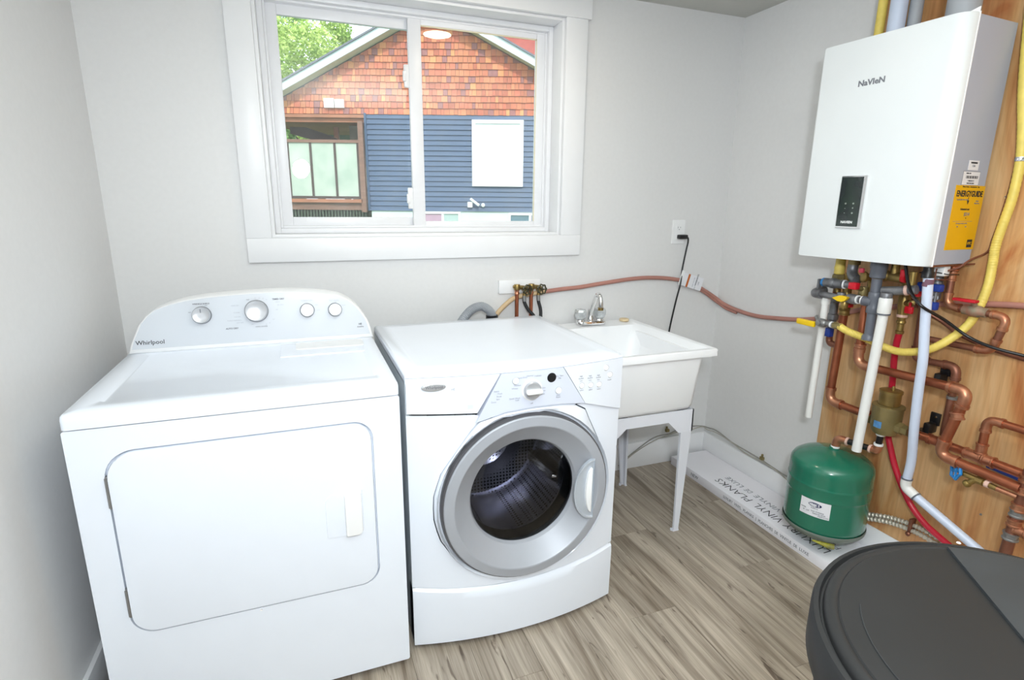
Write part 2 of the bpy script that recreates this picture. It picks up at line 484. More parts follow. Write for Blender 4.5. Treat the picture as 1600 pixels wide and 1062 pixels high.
for i in range(nx):
    x1 = 0 - i * PW; x0 = max(x1 - PW, XL)
    if x1 <= XL + .004: break
    off = (i * .437) % PL
    y = 0.0 + off - PL
    y1 = 0.0; y0 = -off if off > .05 else -PL
    while y1 > YR + .01:
        yy = max(y0, YR)
        obj('plank', G().box((x0 + .0003, yy + .0003, -.004), (x1 - .0003, y1 - .0003, 0), .0006, 1), M['plank'], fl)
        y1 = y0; y0 = y0 - PL
BH = .142
struct('baseboard_back', G().box((XL, -.014, 0), (0, 0, BH), .003), M['trim'])
struct('baseboard_left', G().box((XL, YR, 0), (XL + .014, -.014, BH), .003), M['trim'])
struct('baseboard_right', G().box((-.014, YR, 0), (0, -.014, BH), .003), M['trim'])

# window
win = thing('window_1', 'white sliding window with two sashes above the washer', 'window', ((WX0 + WX1) / 2, .1, WZ0))
del win['category']; win['kind'] = 'structure'
for nm, lo, hi in (('casing', (-2.222, -.018, 1.137), (-.835, 0, WZ0)), ('casing', (-2.222, -.018, WZ0), (WX0, 0, WZ1)), ('casing', (WX1, -.018, WZ0), (-.835, 0, WZ1)), ('casing', (-2.236, -.024, WZ1), (-.821, 0, 2.205))):
    obj(nm, G().box(lo, hi, .002), M['trim'], win)
# jamb boards lining the opening
for lo, hi in (((WX0, 0, WZ0), (WX0 + .012, .11, WZ1)), ((WX1 - .012, 0, WZ0), (WX1, .11, WZ1)), ((WX0 + .012, 0, WZ0), (WX1 - .012, .11, WZ0 + .012)), ((WX0 + .012, 0, WZ1 - .012), (WX1 - .012, .11, WZ1))):
    obj('jamb', G().box(lo, hi, .001), M['trim'], win)


def frame(name, x0, x1, z0, z1, y0, y1, w, parent, m=None, bev=.002, wl=None):
    wl = wl or (w, w, w, w)      # left,right,bottom,top
    g = G(); g.box((x0, y0, z0), (x0 + wl[0], y1, z1), bev); g.box((x1 - wl[1], y0, z0), (x1, y1, z1), bev)
    g.box((x0 + wl[0], y0, z0), (x1 - wl[1], y1, z0 + wl[2]), bev); g.box((x0 + wl[0], y0, z1 - wl[3]), (x1 - wl[1], y1, z1), bev)
    return obj(name, g, m or M['vinyl'], parent)


frame('window_frame', WX0 + .012, WX1 - .012, WZ0 + .012, WZ1 - .012, .088, .175, .02, win)
frame('window_track', WX0 + .032, WX1 - .032, WZ0 + .032, WZ1 - .032, .108, .170, .009, win)
# left sash (behind) and right sash (in front)
s1 = frame('sash', -2.094, -1.535, 1.262, 2.078, .138, .160, .032, win, wl=(.039, .026, .040, .040))
s2 = frame('sash', -1.572, -.975, 1.258, 2.082, .112, .134, .04, win, wl=(.052, .038, .028, .028))
obj('pane', G().box((-2.057, .147, 1.300), (-1.559, .151, 2.040)), M['glass'], s1)
obj('pane', G().box((-1.521, .121, 1.284), (-1.012, .125, 2.056)), M['glass'], s2)
bead = G()
for a, b in (((-1.0165, .1125, 1.286), (-1.012, .116, 2.054)), ((-1.520, .1125, 2.049), (-1.012, .116, 2.054))): bead.box(a, b)
obj('glazing_bead', bead, mat('aged_bead', (226, 218, 190), .5), s2)
for z in (1.35, 1.83):
    lt = G().box((-1.592, .115, z - .012), (-1.570, .128, z + .075), .004); lt.box((-1.598, .108, z + .01), (-1.584, .120, z + .05), .004)
    label_part(obj('latch', lt, M['plast'], s2), 'white plastic sash latch')

# plywood backer on the right wall
obj_ply = obj('plywood_panel', G().box((-.012, -2.02, .142), (0, -.706, ZC - .004), .0008), M['ply'])
tag(obj_ply, 'tan plywood backing panel behind the water heater and pipes', 'panel')

# ================================================================= DRYER
DX0, DX1, DY0, DY1 = -2.558, -1.821, -.9056, -.24
dr = thing('clothes_dryer', 'white front-loading dryer with pearl rounded control console, left of the washer', 'dryer', ((DX0 + DX1) / 2, -.57, 0))
N = 8
fr_y = lambda y: (lambda a, b: (a, y, b))


def ringplate(outer, inner, y, depth, steps=1, disp=None):
    g = G(); loops = []
    for k in range(steps + 1):
        t = k / steps; loops.append([(a[0] * (1 - t) + c[0] * t, y, a[1] * (1 - t) + c[1] * t) for a, c in zip(outer, inner)])
    loops.append([(c[0], y + depth, c[1]) for c in inner])
    if disp: loops = [[(p[0], p[1] + disp(p[0], p[2]), p[2]) for p in lp] for lp in loops]
    g.loops(loops, False, False)
    return g


body = G()
body.box((DX0, DY0 + .014, .03), (DX1, DY1, .866), .003)
body.add(ringplate(rr(DX0 + .0, .03, DX1, .8655, .006, N), rr(-2.493, .318, -1.894, .806, (.055, .05, .05, .065), N), DY0, .016).b)
ob = rr(DX0, .03, DX1, .8655, .006, N)
body.loops([[(a, DY0, b) for a, b in ob], [(a, DY0 + .016, b) for a, b in ob]], False, False)
obj('cabinet', body, M['enamel'], dr, 50)
kick = G(); kick.box((DX0 + .02, DY0 + .03, .012), (DX1 - .02, DY1 - .02, .03)); obj('base_frame', kick, M['rubber'], dr)
for x in (DX0 + .05, DX1 - .05):
    for y in (DY0 + .07, DY1 - .06): obj('foot', G().cyl((x, y, 0), (x, y, .014), .018), M['rubber'], dr)
# door slab in its recess
dp = rr(-2.4885, .3225, -1.8985, .8015, (.052, .047, .047, .061), N)
door = obj('door', G().slab(dp, fr_y(DY0 + .014), fr_y(DY0 - .006), .006), M['enamel'], dr, 50)
hb = G(); hb.slab(rr(-2.026, .487, -1.931, .617, (.006, .012, .004, .030), 6), fr_y(DY0 - .004), fr_y(DY0 - .0085), .002)
obj('handle_surround', hb, M['enamel'], door)
hg = G(); hg.slab(rr(-1.978, .488, -1.934, .612, (.002, .012, .004, .002), 6), fr_y(DY0 - .007), fr_y(DY0 - .020), .005)
obj('handle', hg, M['plast'], door)
for z0, z1 in ((.666, .748), (.372, .452)):
    h = G(); h.box((-2.4925, DY0 - .003, z0), (-2.482, DY0 + .008, z1), .001); h.cyl((-2.4905, DY0 - .003, z0 + .004), (-2.4905, DY0 - .003, z1 - .004), .0035, seg=10)
    label_part(obj('hinge', h, M['steel'], dr), 'dull metal door hinge')
obj('door_stop', G().cyl((-2.205, DY0 - .003, .312), (-2.205, DY0, .312), .003, seg=8), M['plast'], dr)
# top panel with raised border
tp = G(); tz = .9027
o1 = rr(DX0, DY0 - .003, DX1, DY1, (.012, .012, .004, .004), N)
o2 = rr(DX0 + .055, DY0 + .075, DX1 - .045, -.375, .012, N)
sc = lambda lp, k: [((p[0] - (DX0 + DX1) / 2) * (1 - k) + (DX0 + DX1) / 2, (p[1] + .57) * (1 - k) - .57) for p in lp]
tp.loops([[(a, b, .8685) for a, b in o1], [(a, b, tz - .012) for a, b in o1], [(a, b, tz - .004) for a, b in sc(o1, .004)], [(a, b, tz) for a, b in sc(o1, .014)], [(a, b, tz) for a, b in o2], [(a, b, tz - .0045) for a, b in sc(o2, .02)]])
top = obj('top_panel', tp, M['enamel'], dr, 60)
# lint screen door at the back right of the top
lf = G(); lf.slab(rr(-2.12, -.540, -1.853, -.375, .006, 4), lambda a, b: (a, b, tz - .005), lambda a, b: (a, b, tz - .001), .002)
lint = obj('lint_screen_door', lf, M['enamel'], dr)
li = G(); li.slab(rr(-2.075, -.468, -1.862, -.380, .004, 3), lambda a, b: (a, b, tz - .002), lambda a, b: (a, b, tz + .0008), .001); obj('lint_screen_handle', li, M['plast'], lint)
# console
prof = [(-2.5525, .9027), (-2.545, .930), (-2.533, .958), (-2.519, .989), (-2.500, 1.013), (-2.478, 1.031), (-2.440, 1.046), (-2.392, 1.0575), (-2.335, 1.065), (-2.275, 1.069), (-2.20, 1.0725), (-2.125, 1.0735), (-2.06, 1.071), (-2.006, 1.066), (-1.965, 1.060), (-1.925, 1.0505), (-1.892, 1.034), (-1.864, 1.008), (-1.848, .984), (-1.835, .961), (-1.827, .935), (-1.8205, .9027)]
yb = lambda z: -.37 + (z - .9027) * .16
ccx, ccz = -2.186, .985
shp = lambda k, kz=None: [((a - ccx) * (1 - k / .366) + ccx, (b - ccz) * (1 - (kz or k) / .085) + ccz) for a, b in prof]
cg = G()
e0 = prof; e1 = shp(.004)
cg.loops([[(a, -.25, b) for a, b in e0], [(a, yb(b) + .004, b) for a, b in e0], [(a, yb(b), b) for a, b in e1]])
con = obj('console', cg, M['plast'], dr, 60)
fp = [((a - ccx) * .972 + ccx, (b - ccz) * .90 + ccz + .0055) for a, b in prof]
cp = G(); cp.loops([[(a, yb(b) + .001, b) for a, b in fp], [(a, yb(b) - .0012, b) for a, b in fp]])
face = obj('console_face', cp, M['console'], con)
nrm = V((0, -1, .16)).normalized(); upv = V((0, .16, 1)).normalized()
for i, (x, z, r) in enumerate(((-2.344, 1.010, .0265), (-2.186, 1.014, .0345), (-2.031, 1.008, .0225), (-1.942, 1.005, .0222))):
    o = (x, yb(z) - .001, z); k = G()
    k.lathe([(r * 1.04, 0), (r * 1.04, .006), (r, .010)], o, nrm, 36); kb = obj('knob_skirt', k, M['dark_rim'], con)
    k = G(); k.lathe([(r * .99, .006), (r * .97, .022), (r * .90, .026), (r * .86, .0252), (r * .2, .0258)], o, nrm, 36); kn = obj('knob', k, M['satin'], con)
    if i == 0:
        p = V(o) + nrm * .0262 + upv * r * .5; obj('pointer', G().tube([p - upv * .006, p + upv * .006], .0012, 6), M['ink'], kn)


def ctext(s, x, z, size, m=None, bold=0.0, name='lettering', sx=1):
    return text(s, size, m or M['ink'], con, V((x, yb(z) - .0014, z)), (1, 0, 0), upv, name, .0003, bold, sx=sx)


ctext('Whirlpool', -2.492, .935, .0185, M['ink_dark'], .0001)
ctext('WRINKLE SHIELD', -2.344, 1.045, .0062, M['ink'], .0002); ctext('ON', -2.331, 1.039, .0048); ctext('OFF', -2.378, 1.020, .0048)
ctext('TIMED DRY', -2.118, 1.049, .0072, M['ink'], .0003); ctext('OFF', -2.209, 1.051, .0055); ctext('AUTO DRY', -2.262, .962, .0072, M['ink'], .0003); ctext('COOL DOWN', -2.175, .963, .0055)
for s, x, z in (('MORE DRY', -2.248, 1.034), ('NORMAL', -2.245, 1.012), ('LESS DRY', -2.243, .998), ('ENERGY PREFERRED', -2.253, .987), ('VERY DRY', -2.237, .979), ('OFF', -2.203, .971), ('OFF', -2.137, .984), ('OFF', -2.125, 1.015), ('HEAVY', -2.120, 1.040), ('AIR ONLY', -2.112, 1.030), ('60', -2.187, 1.055), ('50', -2.175, 1.055), ('40', -2.164, 1.053), ('30', -2.154, 1.049), ('10', -2.160, .969), ('20', -2.150, .973)):
    ctext(s, x, z, .0046, M['ink_light'])
ctext('TEMPERATURE', -2.031, 1.040, .0058, M['ink_light']); ctext('END SIGNAL', -1.942, 1.036, .0058, M['ink_light'])
for s, x, z in (('HIGH', -2.000, 1.024), ('LOW', -1.995, 1.006), ('OFF', -1.938, 1.030), ('LOUD', -1.912, 1.018)): ctext(s, x, z, .0044, M['ink_light'])
ctext('HE', -1.862, .951, .0085, M['ink'], .0003); ctext('AccuDry', -1.862, .942, .0060, M['ink'], .0002)

# ================================================================= WASHER
WX, WXR, WYB, WYF = -1.796, -1.106, -.19, -.8475
WCX, WHW = (WX + WXR) / 2, (WXR - WX) / 2
bow = lambda x, z=0: -.042 * max(0, 1 - ((x - WCX) / WHW) ** 2)
wa = thing('washing_machine', 'white front-loading washer with round grey door, between dryer and sink', 'washer', (WCX, -.52, 0))
cab = G(); cab.box((WX, -.835, .035), (WXR, WYB, .872), .004)
# hole behind the door is left by building the cabinet as a shell
cab = G()
for lo, hi in (((WX, -.846, .03), (WX + .01, WYB, .880)), ((WXR - .01, -.846, .03), (WXR, WYB, .880)), ((WX + .01, WYB - .01, .03), (WXR - .01, WYB, .880)), ((WX + .01, -.845, .03), (WXR - .01, WYB - .01, .04))): cab.box(lo, hi)
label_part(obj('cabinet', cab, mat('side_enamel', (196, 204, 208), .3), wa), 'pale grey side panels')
tpw = G(); tw = .9045
o1 = rr(WX - .001, -.852, WXR + .001, WYB, (.02, .02, .004, .004), 8)


def dispo(lp, z, dz=0): return [(a, b + (bow(a) * .95 if b < -.6 else 0), z) for a, b in lp]


o1 = []
n = 24
xs = [WX + (WXR - WX) * i / n for i in range(n + 1)]
o1 = [(x, -.850 + bow(x) * .9) for x in xs] + [(WXR, WYB), (WCX, WYB), (WX, WYB)]
cc = (WCX, -.52)
scw = lambda lp, k: [((p[0] - cc[0]) * (1 - k) + cc[0], (p[1] - cc[1]) * (1 - k) + cc[1]) for p in lp]
in1 = [(WX + .045 + (WXR - WX - .09) * i / n, -.775 + bow(WX + (WXR - WX) * i / n) * .8) for i in range(n + 1)] + [(WXR - .045, WYB - .05), (WCX, WYB - .05), (WX + .045, WYB - .05)]
tpw.loops([[(a, b, .876) for a, b in o1], [(a, b, tw - .010) for a, b in o1], [(a, b, tw - .003) for a, b in scw(o1, .008)], [(a, b, tw) for a, b in scw(o1, .022)], [(a, b, tw) for a, b in in1], [(a, b, tw - .0012) for a, b in scw(in1, .03)]])
obj('top_panel', tpw, M['enamel'], wa, 50)


def frontpoly(poly, y0, y1, m, name, parent, n=10, amp=1.0, bev=.0):
    """front panel: polygon (2d) subdivided so that it can follow the bowed front"""
    b = bmesh.new()
    dense = []
    for p, q in zip(poly, poly[1:] + poly[:1]):
        k = max(1, int(abs(p[0] - q[0]) / .03) + 1)
        dense += [(p[0] + (q[0] - p[0]) * i / k, p[1] + (q[1] - p[1]) * i / k) for i in range(k)]
    fr = [b.verts.new((a, y1, c)) for a, c in dense]
    f = b.faces.new(fr)
    bmesh.ops.triangulate(b, faces=[f])
    # vertical cuts
    x = WX + .03
    while x < WXR:
        bmesh.ops.bisect_plane(b, geom=b.verts[:] + b.edges[:] + b.faces[:], plane_co=(x, 0, 0), plane_no=(1, 0, 0)); x += .03
    ed = [e for e in b.edges if e.is_boundary]
    r = bmesh.ops.extrude_edge_only(b, edges=ed)
    vs = [v for v in r['geom'] if isinstance(v, bmesh.types.BMVert)]
    for v in vs: v.co.y = y0
    for v in b.verts: v.co.y += bow(v.co.x) * amp
    return obj(name, b, m, parent, 50)


# fascia: drawer front, centre trapezoid, right panel
FZ = .893
fyf = -.852
dw = frontpoly([(WX + .001, .790), (-1.600, .781), (-1.533, FZ), (WX + .001, FZ)], -.835, fyf - .004, M['enamel'], 'detergent_drawer', wa)
tr = frontpoly([(-1.604, .752), (-1.52, .775), (-1.43, .782), (-1.34, .779), (-1.252, .7675), (-1.335, FZ), (-1.530, FZ)], -.835, fyf - .005, M['fascia'], 'control_panel', wa)
rp = frontpoly([(-1.250, .7665), (WXR - .001, .722), (WXR - .001, FZ), (-1.332, FZ)], -.835, fyf - .004, M['enamel'], 'fascia_panel', wa)
bar = frontpoly([(WX + .001, FZ + .001), (WXR - .001, FZ + .001), (WXR - .001, tw - .010), (WX + .001, tw - .010)], -.83, fyf - .002, M['enamel'], 'fascia_rail', wa)
gripb = frontpoly([(WX + .015, .783), (-1.605, .774), (-1.605, .7795), (WX + .015, .788)], -.83, fyf + .010, M['dark_rim'], 'drawer_gap', wa)

# main front with round opening
DC = V((-1.441, 0, .489))
NN = 48


def circ(r, cx=DC.x, cz=DC.z, sx=1.0): return [(cx + r * sx * math.cos(2 * PI * k / NN), cz + r * math.sin(2 * PI * k / NN)) for k in range(NN)]


def radial(poly, cx=DC.x, cz=DC.z):
    """resample a polygon at NN angles about the door centre, plus snap corners"""
    out = []
    for k in range(NN):
        a = 2 * PI * k / NN; d = (math.cos(a), math.sin(a)); best = None
        for p, q in zip(poly, poly[1:] + poly[:1]):
            ex, ez = q[0] - p[0], q[1] - p[1]; den = d[0] * ez - d[1] * ex
            if abs(den) < 1e-9: continue
            t = ((p[0] - cx) * ez - (p[1] - cz) * ex) / den; u = ((p[0] - cx) * d[1] - (p[1] - cz) * d[0]) / den
            if t > 0 and -1e-6 <= u <= 1 + 1e-6 and (best is None or t < best): best = t
        out.append([cx + d[0] * best, cz + d[1] * best])
    for c in poly:
        if len(poly) > 12: break
        i = min(range(NN), key=lambda j: (out[j][0] - c[0]) ** 2 + (out[j][1] - c[1]) ** 2); out[i] = list(c)
    return out


outer = radial([(WX, .228), (-1.70, .213), (-1.60, .203), (-1.45, .197), (-1.30, .203), (-1.20, .213), (WXR, .230), (WXR, .721), (-1.250, .7655), (-1.604, .7535), (-1.606, .774), (WX, .7825)])
surr = radial([(-1.600, .751), (-1.655, .672), (-1.705, .600), (-1.728, .53), (-1.731, .46), (-1.715, .385), (-1.672, .315), (-1.61, .258), (-1.52, .218), (-1.44, .209), (-1.35, .220), (-1.27, .258), (-1.205, .318), (-1.165, .395), (-1.152, .47), (-1.160, .55), (-1.188, .635), (-1.222, .70), (-1.252, .762), (-1.34, .776), (-1.43, .779), (-1.52, .772)])
fg = G(); loops = []
for k in range(5):
    t = k / 4; loops.append([(a[0] * (1 - t) + c[0] * t, WYF + bow(a[0] * (1 - t) + c[0] * t), a[1] * (1 - t) + c[1] * t) for a, c in zip(outer, surr)])
loops.append([(c[0], WYF + .006 + bow(c[0]), c[1]) for c in surr])
fg.loops(loops, False, False)
obj('front_panel', fg, M['enamel'], wa, 50)
# surround ring (white) up to the door
s_in = circ(.262)
sg = G(); sh = lambda lp, k, c=DC: [((p[0] - c.x) * k + c.x, (p[1] - c.z) * k + c.z) for p in lp]
sl = []
for lp, y, ba in ((sh(surr, .990), .006, 1), (sh(surr, .988), -.004, 1), (sh(surr, .972), -.009, .95)):
    sl.append([(a, WYF + y + bow(a) * ba, b) for a, b in lp])
sl.append([(a, -.893, b) for a, b in circ(.284)])
sl.append([(a, -.880, b) for a, b in circ(.278)]); sl.append([(a, -.86, b) for a, b in circ(.20)])
sg.loops(sl, False, False)
obj('door_surround', sg, M['enamel'], wa, 45)
# door: dark rim, grey ring, funnel, glass bowl
dg = G(); dg.lathe([(.270, .0), (.2735, .004), (.2735, .022), (.271, .028), (.262, .030)], (DC.x, -.872, DC.z), (0, -1, 0), 72, False)
wd = obj('door', dg, M['dark_rim'], wa, 50); label_part(wd, 'round grey porthole door with dark rim')
dg = G(); dg.lathe([(.2665, .020), (.2665, .0330), (.2635, .0355), (.2380, .0385), (.2345, .0375), (.2300, .0330), (.178, -.006), (.1725, -.016), (.1700, -.024)], (DC.x, -.872, DC.z), (0, -1, 0), 96, False)
ring = obj('door_ring', dg, M['grey_door'], wd, 14)
dg = G(); dg.lathe([(.1725, -.018), (.165, -.016), (.12, -.012), (.06, -.010), (.004, -.009)], (DC.x, -.872, DC.z), (0, -1, 0), 64, False)
obj('door_glass', dg, M['wglass'], wd, 60)
# handle recess and grip on the right side of the ring
hs = []
for k in range(15):
    a = math.radians(118 + k * (248 - 118) / 14); hs.append((-1.222 + .082 * math.cos(a) * .92 - .0, .484 + .112 * math.sin(a)))
hs = [(-1.222 - .070 * math.sin(PI * k / 16), .484 + .104 * math.cos(PI * k / 16)) for k in range(17)]
hg = G(); hg.loops([[(a, -.9045, b) for a, b in hs], [(a, -.9135, b) for a, b in hs], [(a * .94 + -1.240 * .06, -.9145, (b - .484) * .94 + .484) for a, b in hs], [(a * .90 + -1.236 * .10, -.9100, (b - .484) * .90 + .484) for a, b in hs]])
obj('handle_recess', hg, mat('handle_silver', (196, 204, 214), .25, .3), wd)
hp = [(-1.232 - .020 * math.sin(PI * k / 12) - .0, .484 + .076 * math.cos(PI * k / 12)) for k in range(13)]
hg = G(); hg.loops([[(a, -.909, b) for a, b in hp], [(a, -.9190, b) for a, b in hp], [(a * .8 + -1.238 * .2, -.9205, (b - .484) * .95 + .484) for a, b in hp]])
label_part(obj('door_handle', hg, M['plast'], wd), 'white door grip')
# gasket and drum
dg = G(); dg.lathe([(.180, 0), (.186, .02), (.172, .045), (.186, .07), (.20, .085)], (DC.x, -.835, DC.z), (0, 1, 0), 48, False)
obj('gasket', dg, M['rubber'], wa)
dg = G(); dg.lathe([(.20, .08), (.245, .10), (.245, .40), (.235, .42), (.12, .43), (.11, .40), (.05, .39), (.001, .39)], (DC.x, -.835, DC.z), (0, 1, 0), 64, False)
drum = obj('drum', dg, M['drum'], wa, 50)
for k in range(3):
    a = math.radians(100 + 120 * k); d = V((math.cos(a), 0, math.sin(a))); tn = V((-d.z, 0, d.x)); c = V((DC.x, 0, DC.z))
    pg = G(); lp = []
    for y, hh, ww in ((-.71, .0, .030), (-.69, .055, .026), (-.50, .075, .026), (-.46, .0, .030)):
        b0 = c + d * .244 + V((0, y, 0)); lp.append([b0 + tn * ww, b0 + tn * ww * .5 - d * hh, b0 - tn * ww * .5 - d * hh, b0 - tn * ww])
    pg.loops(lp); obj('paddle', pg, M['chrome'], drum, 60)
# base panel
bp = G(); lp = []
for z, y, zz in ((.020, .0, 0), (.022, -.004, 0), (.19, -.006, 1), (.212, -.004, 1), (.222, .006, 1), (.222, .03, 1)):
    lp.append([(x, WYF + y + bow(x) * 1.12, z - (.030 * max(0, 1 - ((x - WCX) / WHW) ** 2) if zz else 0) + (.004 if zz else 0)) for x in [WX + (WXR - WX) * i / 24 for i in range(25)]] + [(WXR, -.80, z), (WX, -.80, z)])
bp.loops(lp)
obj('base_panel', bp, M['enamel'], wa, 40)
kk = G(); kp = [(x, WYF + .012 + bow(x)) for x in [WX + .01 + (WXR - WX - .02) * i / 12 for i in range(13)]] + [(WXR - .01, -.25), (WX + .01, -.25)]
kk.loops([[(a, b, .006) for a, b in kp], [(a, b, .030) for a, b in kp]]); obj('base_skid', kk, M['black'], wa)
for x in (WX + .06, WXR - .06):
    for y in (-.78, -.27): obj('foot', G().cyl((x, y, 0), (x, y, .008), .02), M['rubber'], wa)
# knob, display, buttons, badge
wy = lambda x, e=.005: fyf - e + bow(x)


def disc(name, x, z, r, h, m, parent, prof=None, e=.005):
    g = G(); g.lathe(prof or [(r, 0), (r, h * .7), (r * .9, h)], (x, wy(x, e), z), (0, -1, 0), 28); return obj(name, g, m, parent)


disc('dial_ring', -1.437, .836, .0325, .003, M['plast'], tr)
kn = disc('dial', -1.437, .836, .0265, .02, M['satin'], tr, [(.027, 0), (.027, .010), (.024, .014), (.004, .016)])
kgp = G().box((-1.462, wy(-1.437) - .032, .829), (-1.412, wy(-1.437) - .012, .843), .006); obj('dial_grip', kgp, M['plast'], kn)
disc('indicator_window', -1.373, .866, .0145, .0015, M['black'], tr)
for x, z in ((-1.487, .868), (-1.349, .823)): disc('button', x, z, .0098, .004, M['plast'], tr); disc('button_ring', x, z, .0112, .0012, M['ink_light'], tr)
for x, z in ((-1.2665, .826), (-1.233, .823), (-1.201, .820), (-1.176, .870), (-1.159, .845)): disc('button_ring', x, z, .0100, .0012, M['ink_light'], rp, e=.004); disc('button', x, z, .0086, .003, M['plast'], rp, e=.004)


def ftext(s, x, z, size, m=None, parent=None, bold=0.0, e=.0058):
    return text(s, size, m or M['ink_light'], parent or tr, (x, wy(x, e), z), (1, (bow(x + .01) - bow(x - .01)) / .02, 0), (0, 0, 1), 'lettering', .0003, bold)


for s, x, z in (('Heavy Duty', -1.468, .876), ('Normal', -1.443, .8795), ('Delicate', -1.418, .877), ('Whitest', -1.482, .854), ('Whites', -1.490, .845), ('Rinse', -1.400, .838), ('Spin', -1.398, .829), ('Drain', -1.402, .819), ('Quick Wash', -1.490, .815), ('Soak', -1.482, .809), ('Status', -1.545, .842), ('Wash', -1.535, .834), ('Rinse', -1.537, .826), ('Spin', -1.540, .818), ('Done', -1.553, .810), ('Off', -1.437, .794), ('Start', -1.349, .808), ('Pause', -1.349, .802), ('Est. Time', -1.346, .868), ('Min', -1.346, .861)):
    ftext(s, x, z, .0066, M['ink_light'])
for x, z in ((-1.2665, .826), (-1.233, .823), (-1.201, .820)):
    for k, s in enumerate(('High', 'Medium', 'Low')): ftext(s, x - .003, z + .030 - k * .007, .0058, M['ink_light'], rp, e=.0048)
    ftext('Select', x, z - .015, .006, M['ink_light'], rp, e=.0048)
ftext('Power', -1.159, .828, .0058, M['ink_light'], rp, e=.0048)
bx, bz = -1.720, .8665
bg_ = G(); bg_.loops([[(bx + a * math.cos(2 * PI * k / 32), wy(bx, .004) - y + (a * math.cos(2 * PI * k / 32)) * -.09, bz + b * math.sin(2 * PI * k / 32)) for k in range(32)] for a, b, y in ((.0345, .0125, -.002), (.0345, .0125, .002), (.031, .0100, .004), (.026, .007, .0044))])
label_part(obj('badge', bg_, M['satin'], dw), 'chrome oval badge')
text('Whirlpool', .0115, M['ink'], dw, (bx, wy(bx, .004) - .0050, bz), (1, -.09, 0), (0, 0, 1))
text('HE', .0095, M['ink_light'], dw, (-1.668, wy(-1.668, .0048), .857), (1, -.07, 0), (0, 0, 1))
frontpoly([(-1.628, .796), (-1.612, .796), (-1.612, .808), (-1.628, .808)], fyf - .003, fyf - .0048, M['fascia'], 'small_icon', dw)
# ================================================================= UTILITY SINK
SX0, SX1, SY0, SY1, SZ = -1.100, -.540, -.645, -.030, .8207
sk = thing('utility_sink', 'white plastic laundry tub standing on tapered legs in the corner', 'sink', ((SX0 + SX1) / 2, -.36, 0))
sg = G()
L_ = lambda x0, y0, x1, y1, r, z, n=5: [(a, b, z) for a, b in rr(x0, y0, x1, y1, r, n)]
sg.loops([
    L_(SX0 + .085, SY0 + .040, SX1 - .092, SY1 - .070, .03, .5705), L_(SX0 + .076, SY0 + .026, SX1 - .080, SY1 - .060, .03, .578), L_(SX0 + .072, SY0 + .019, SX1 - .075, SY1 - .055, .028, .592),
    L_(SX0 + .040, SY0 + .013, SX1 - .053, SY1 - .030, .02, .790), L_(SX0, SY0, SX1, SY1, .006, .792), L_(SX0, SY0, SX1, SY1, .006, .8165),
    L_(SX0 + .003, SY0 + .003, SX1 - .003, SY1 - .003, .006, SZ), L_(SX0 + .020, SY0 + .020, SX1 - .020, SY1 - .010, .008, SZ),
    L_(SX0 + .024, SY0 + .024, SX1 - .026, SY1 - .095, .03, SZ - .006), L_(SX0 + .040, SY0 + .038, SX1 - .055, SY1 - .125, .05, SZ - .07),
    L_(SX0 + .090, SY0 + .050, SX1 - .090, SY1 - .150, .05, .605), L_(SX0 + .11, SY0 + .075, SX1 - .11, SY1 - .175, .05, .594)])
tub = obj('tub', sg, M['tub'], sk, 50)
dr_ = G(); dr_.lathe([(.04, 0), (.04, .003), (.03, .001)], ((SX0 + SX1) / 2, -.38, .594), (0, 0, 1), 24); obj('drain', dr_, M['chrome'], tub)
# skirt that carries the legs
LX0, LX1, LY0, LY1 = -1.030, -.611, -.622, -.118
ap = G()
def skirt(p, q, tdir):
    pass
for (xa, xb, y0, y1) in ((LX0, LX1, LY0, LY0 + .006), (LX0, LX1, LY1 - .006, LY1)):
    pl = [(xa, .572), (xa, .478), (xa + .052, .478), (xa + .108, .528), (xb - .118, .528), (xb - .066, .478), (xb, .478), (xb, .572)]
    ap.slab([(a, b) for a, b in pl], (lambda y: lambda a, b: (a, y, b))(y1), (lambda y: lambda a, b: (a, y, b))(y0))
for (x0, x1) in ((LX0, LX0 + .006), (LX1 - .006, LX1)):
    pl = [(LY0, .572), (LY0, .478), (LY0 + .05, .478), (LY0 + .10, .528), (LY1 - .10, .528), (LY1 - .05, .478), (LY1, .478), (LY1, .572)]
    ap.slab(pl, (lambda x: lambda a, b: (x, a, b))(x0), (lambda x: lambda a, b: (x, a, b))(x1))
obj('leg_skirt', ap, M['leg'], sk)
for sx_, sy_ in ((1, -1), (-1, -1), (1, 1), (-1, 1)):
    cx = (LX1 if sx_ > 0 else LX0) - sx_ * .0065; cy = (LY0 if sy_ < 0 else LY1) - sy_ * .0065
    fx = -.606 if sx_ > 0 else -1.035; fy = -.5755 if sy_ < 0 else -.150
    g = G(); w1, w0 = .058, .030
    def sec(x, y, w, z): return [(x, y, z), (x - sx_ * w, y, z), (x - sx_ * w, y - sy_ * .010, z), (x - sx_ * .012, y - sy_ * .012, z), (x - sx_ * .010, y - sy_ * w, z), (x, y - sy_ * w, z)]
    g.loops([sec(cx, cy, w1 * .8, .520), sec(cx, cy, w1 * .8, .478), sec(cx + sx_ * .004, cy + sy_ * .004, w1 * .88, .477), sec(fx + sx_ * .004, fy + sy_ * .006, w0 * .8, .012), sec(fx + sx_ * .006, fy + sy_ * .008, w0, 0)])
    leg = obj('leg', g, M['leg'], sk)
    obj('leg_foot', G().cyl((fx - sx_ * .024, fy - sy_ * .004, 0), (fx - sx_ * .024, fy - sy_ * .004, .009), .006, seg=10), M['leg'], leg)

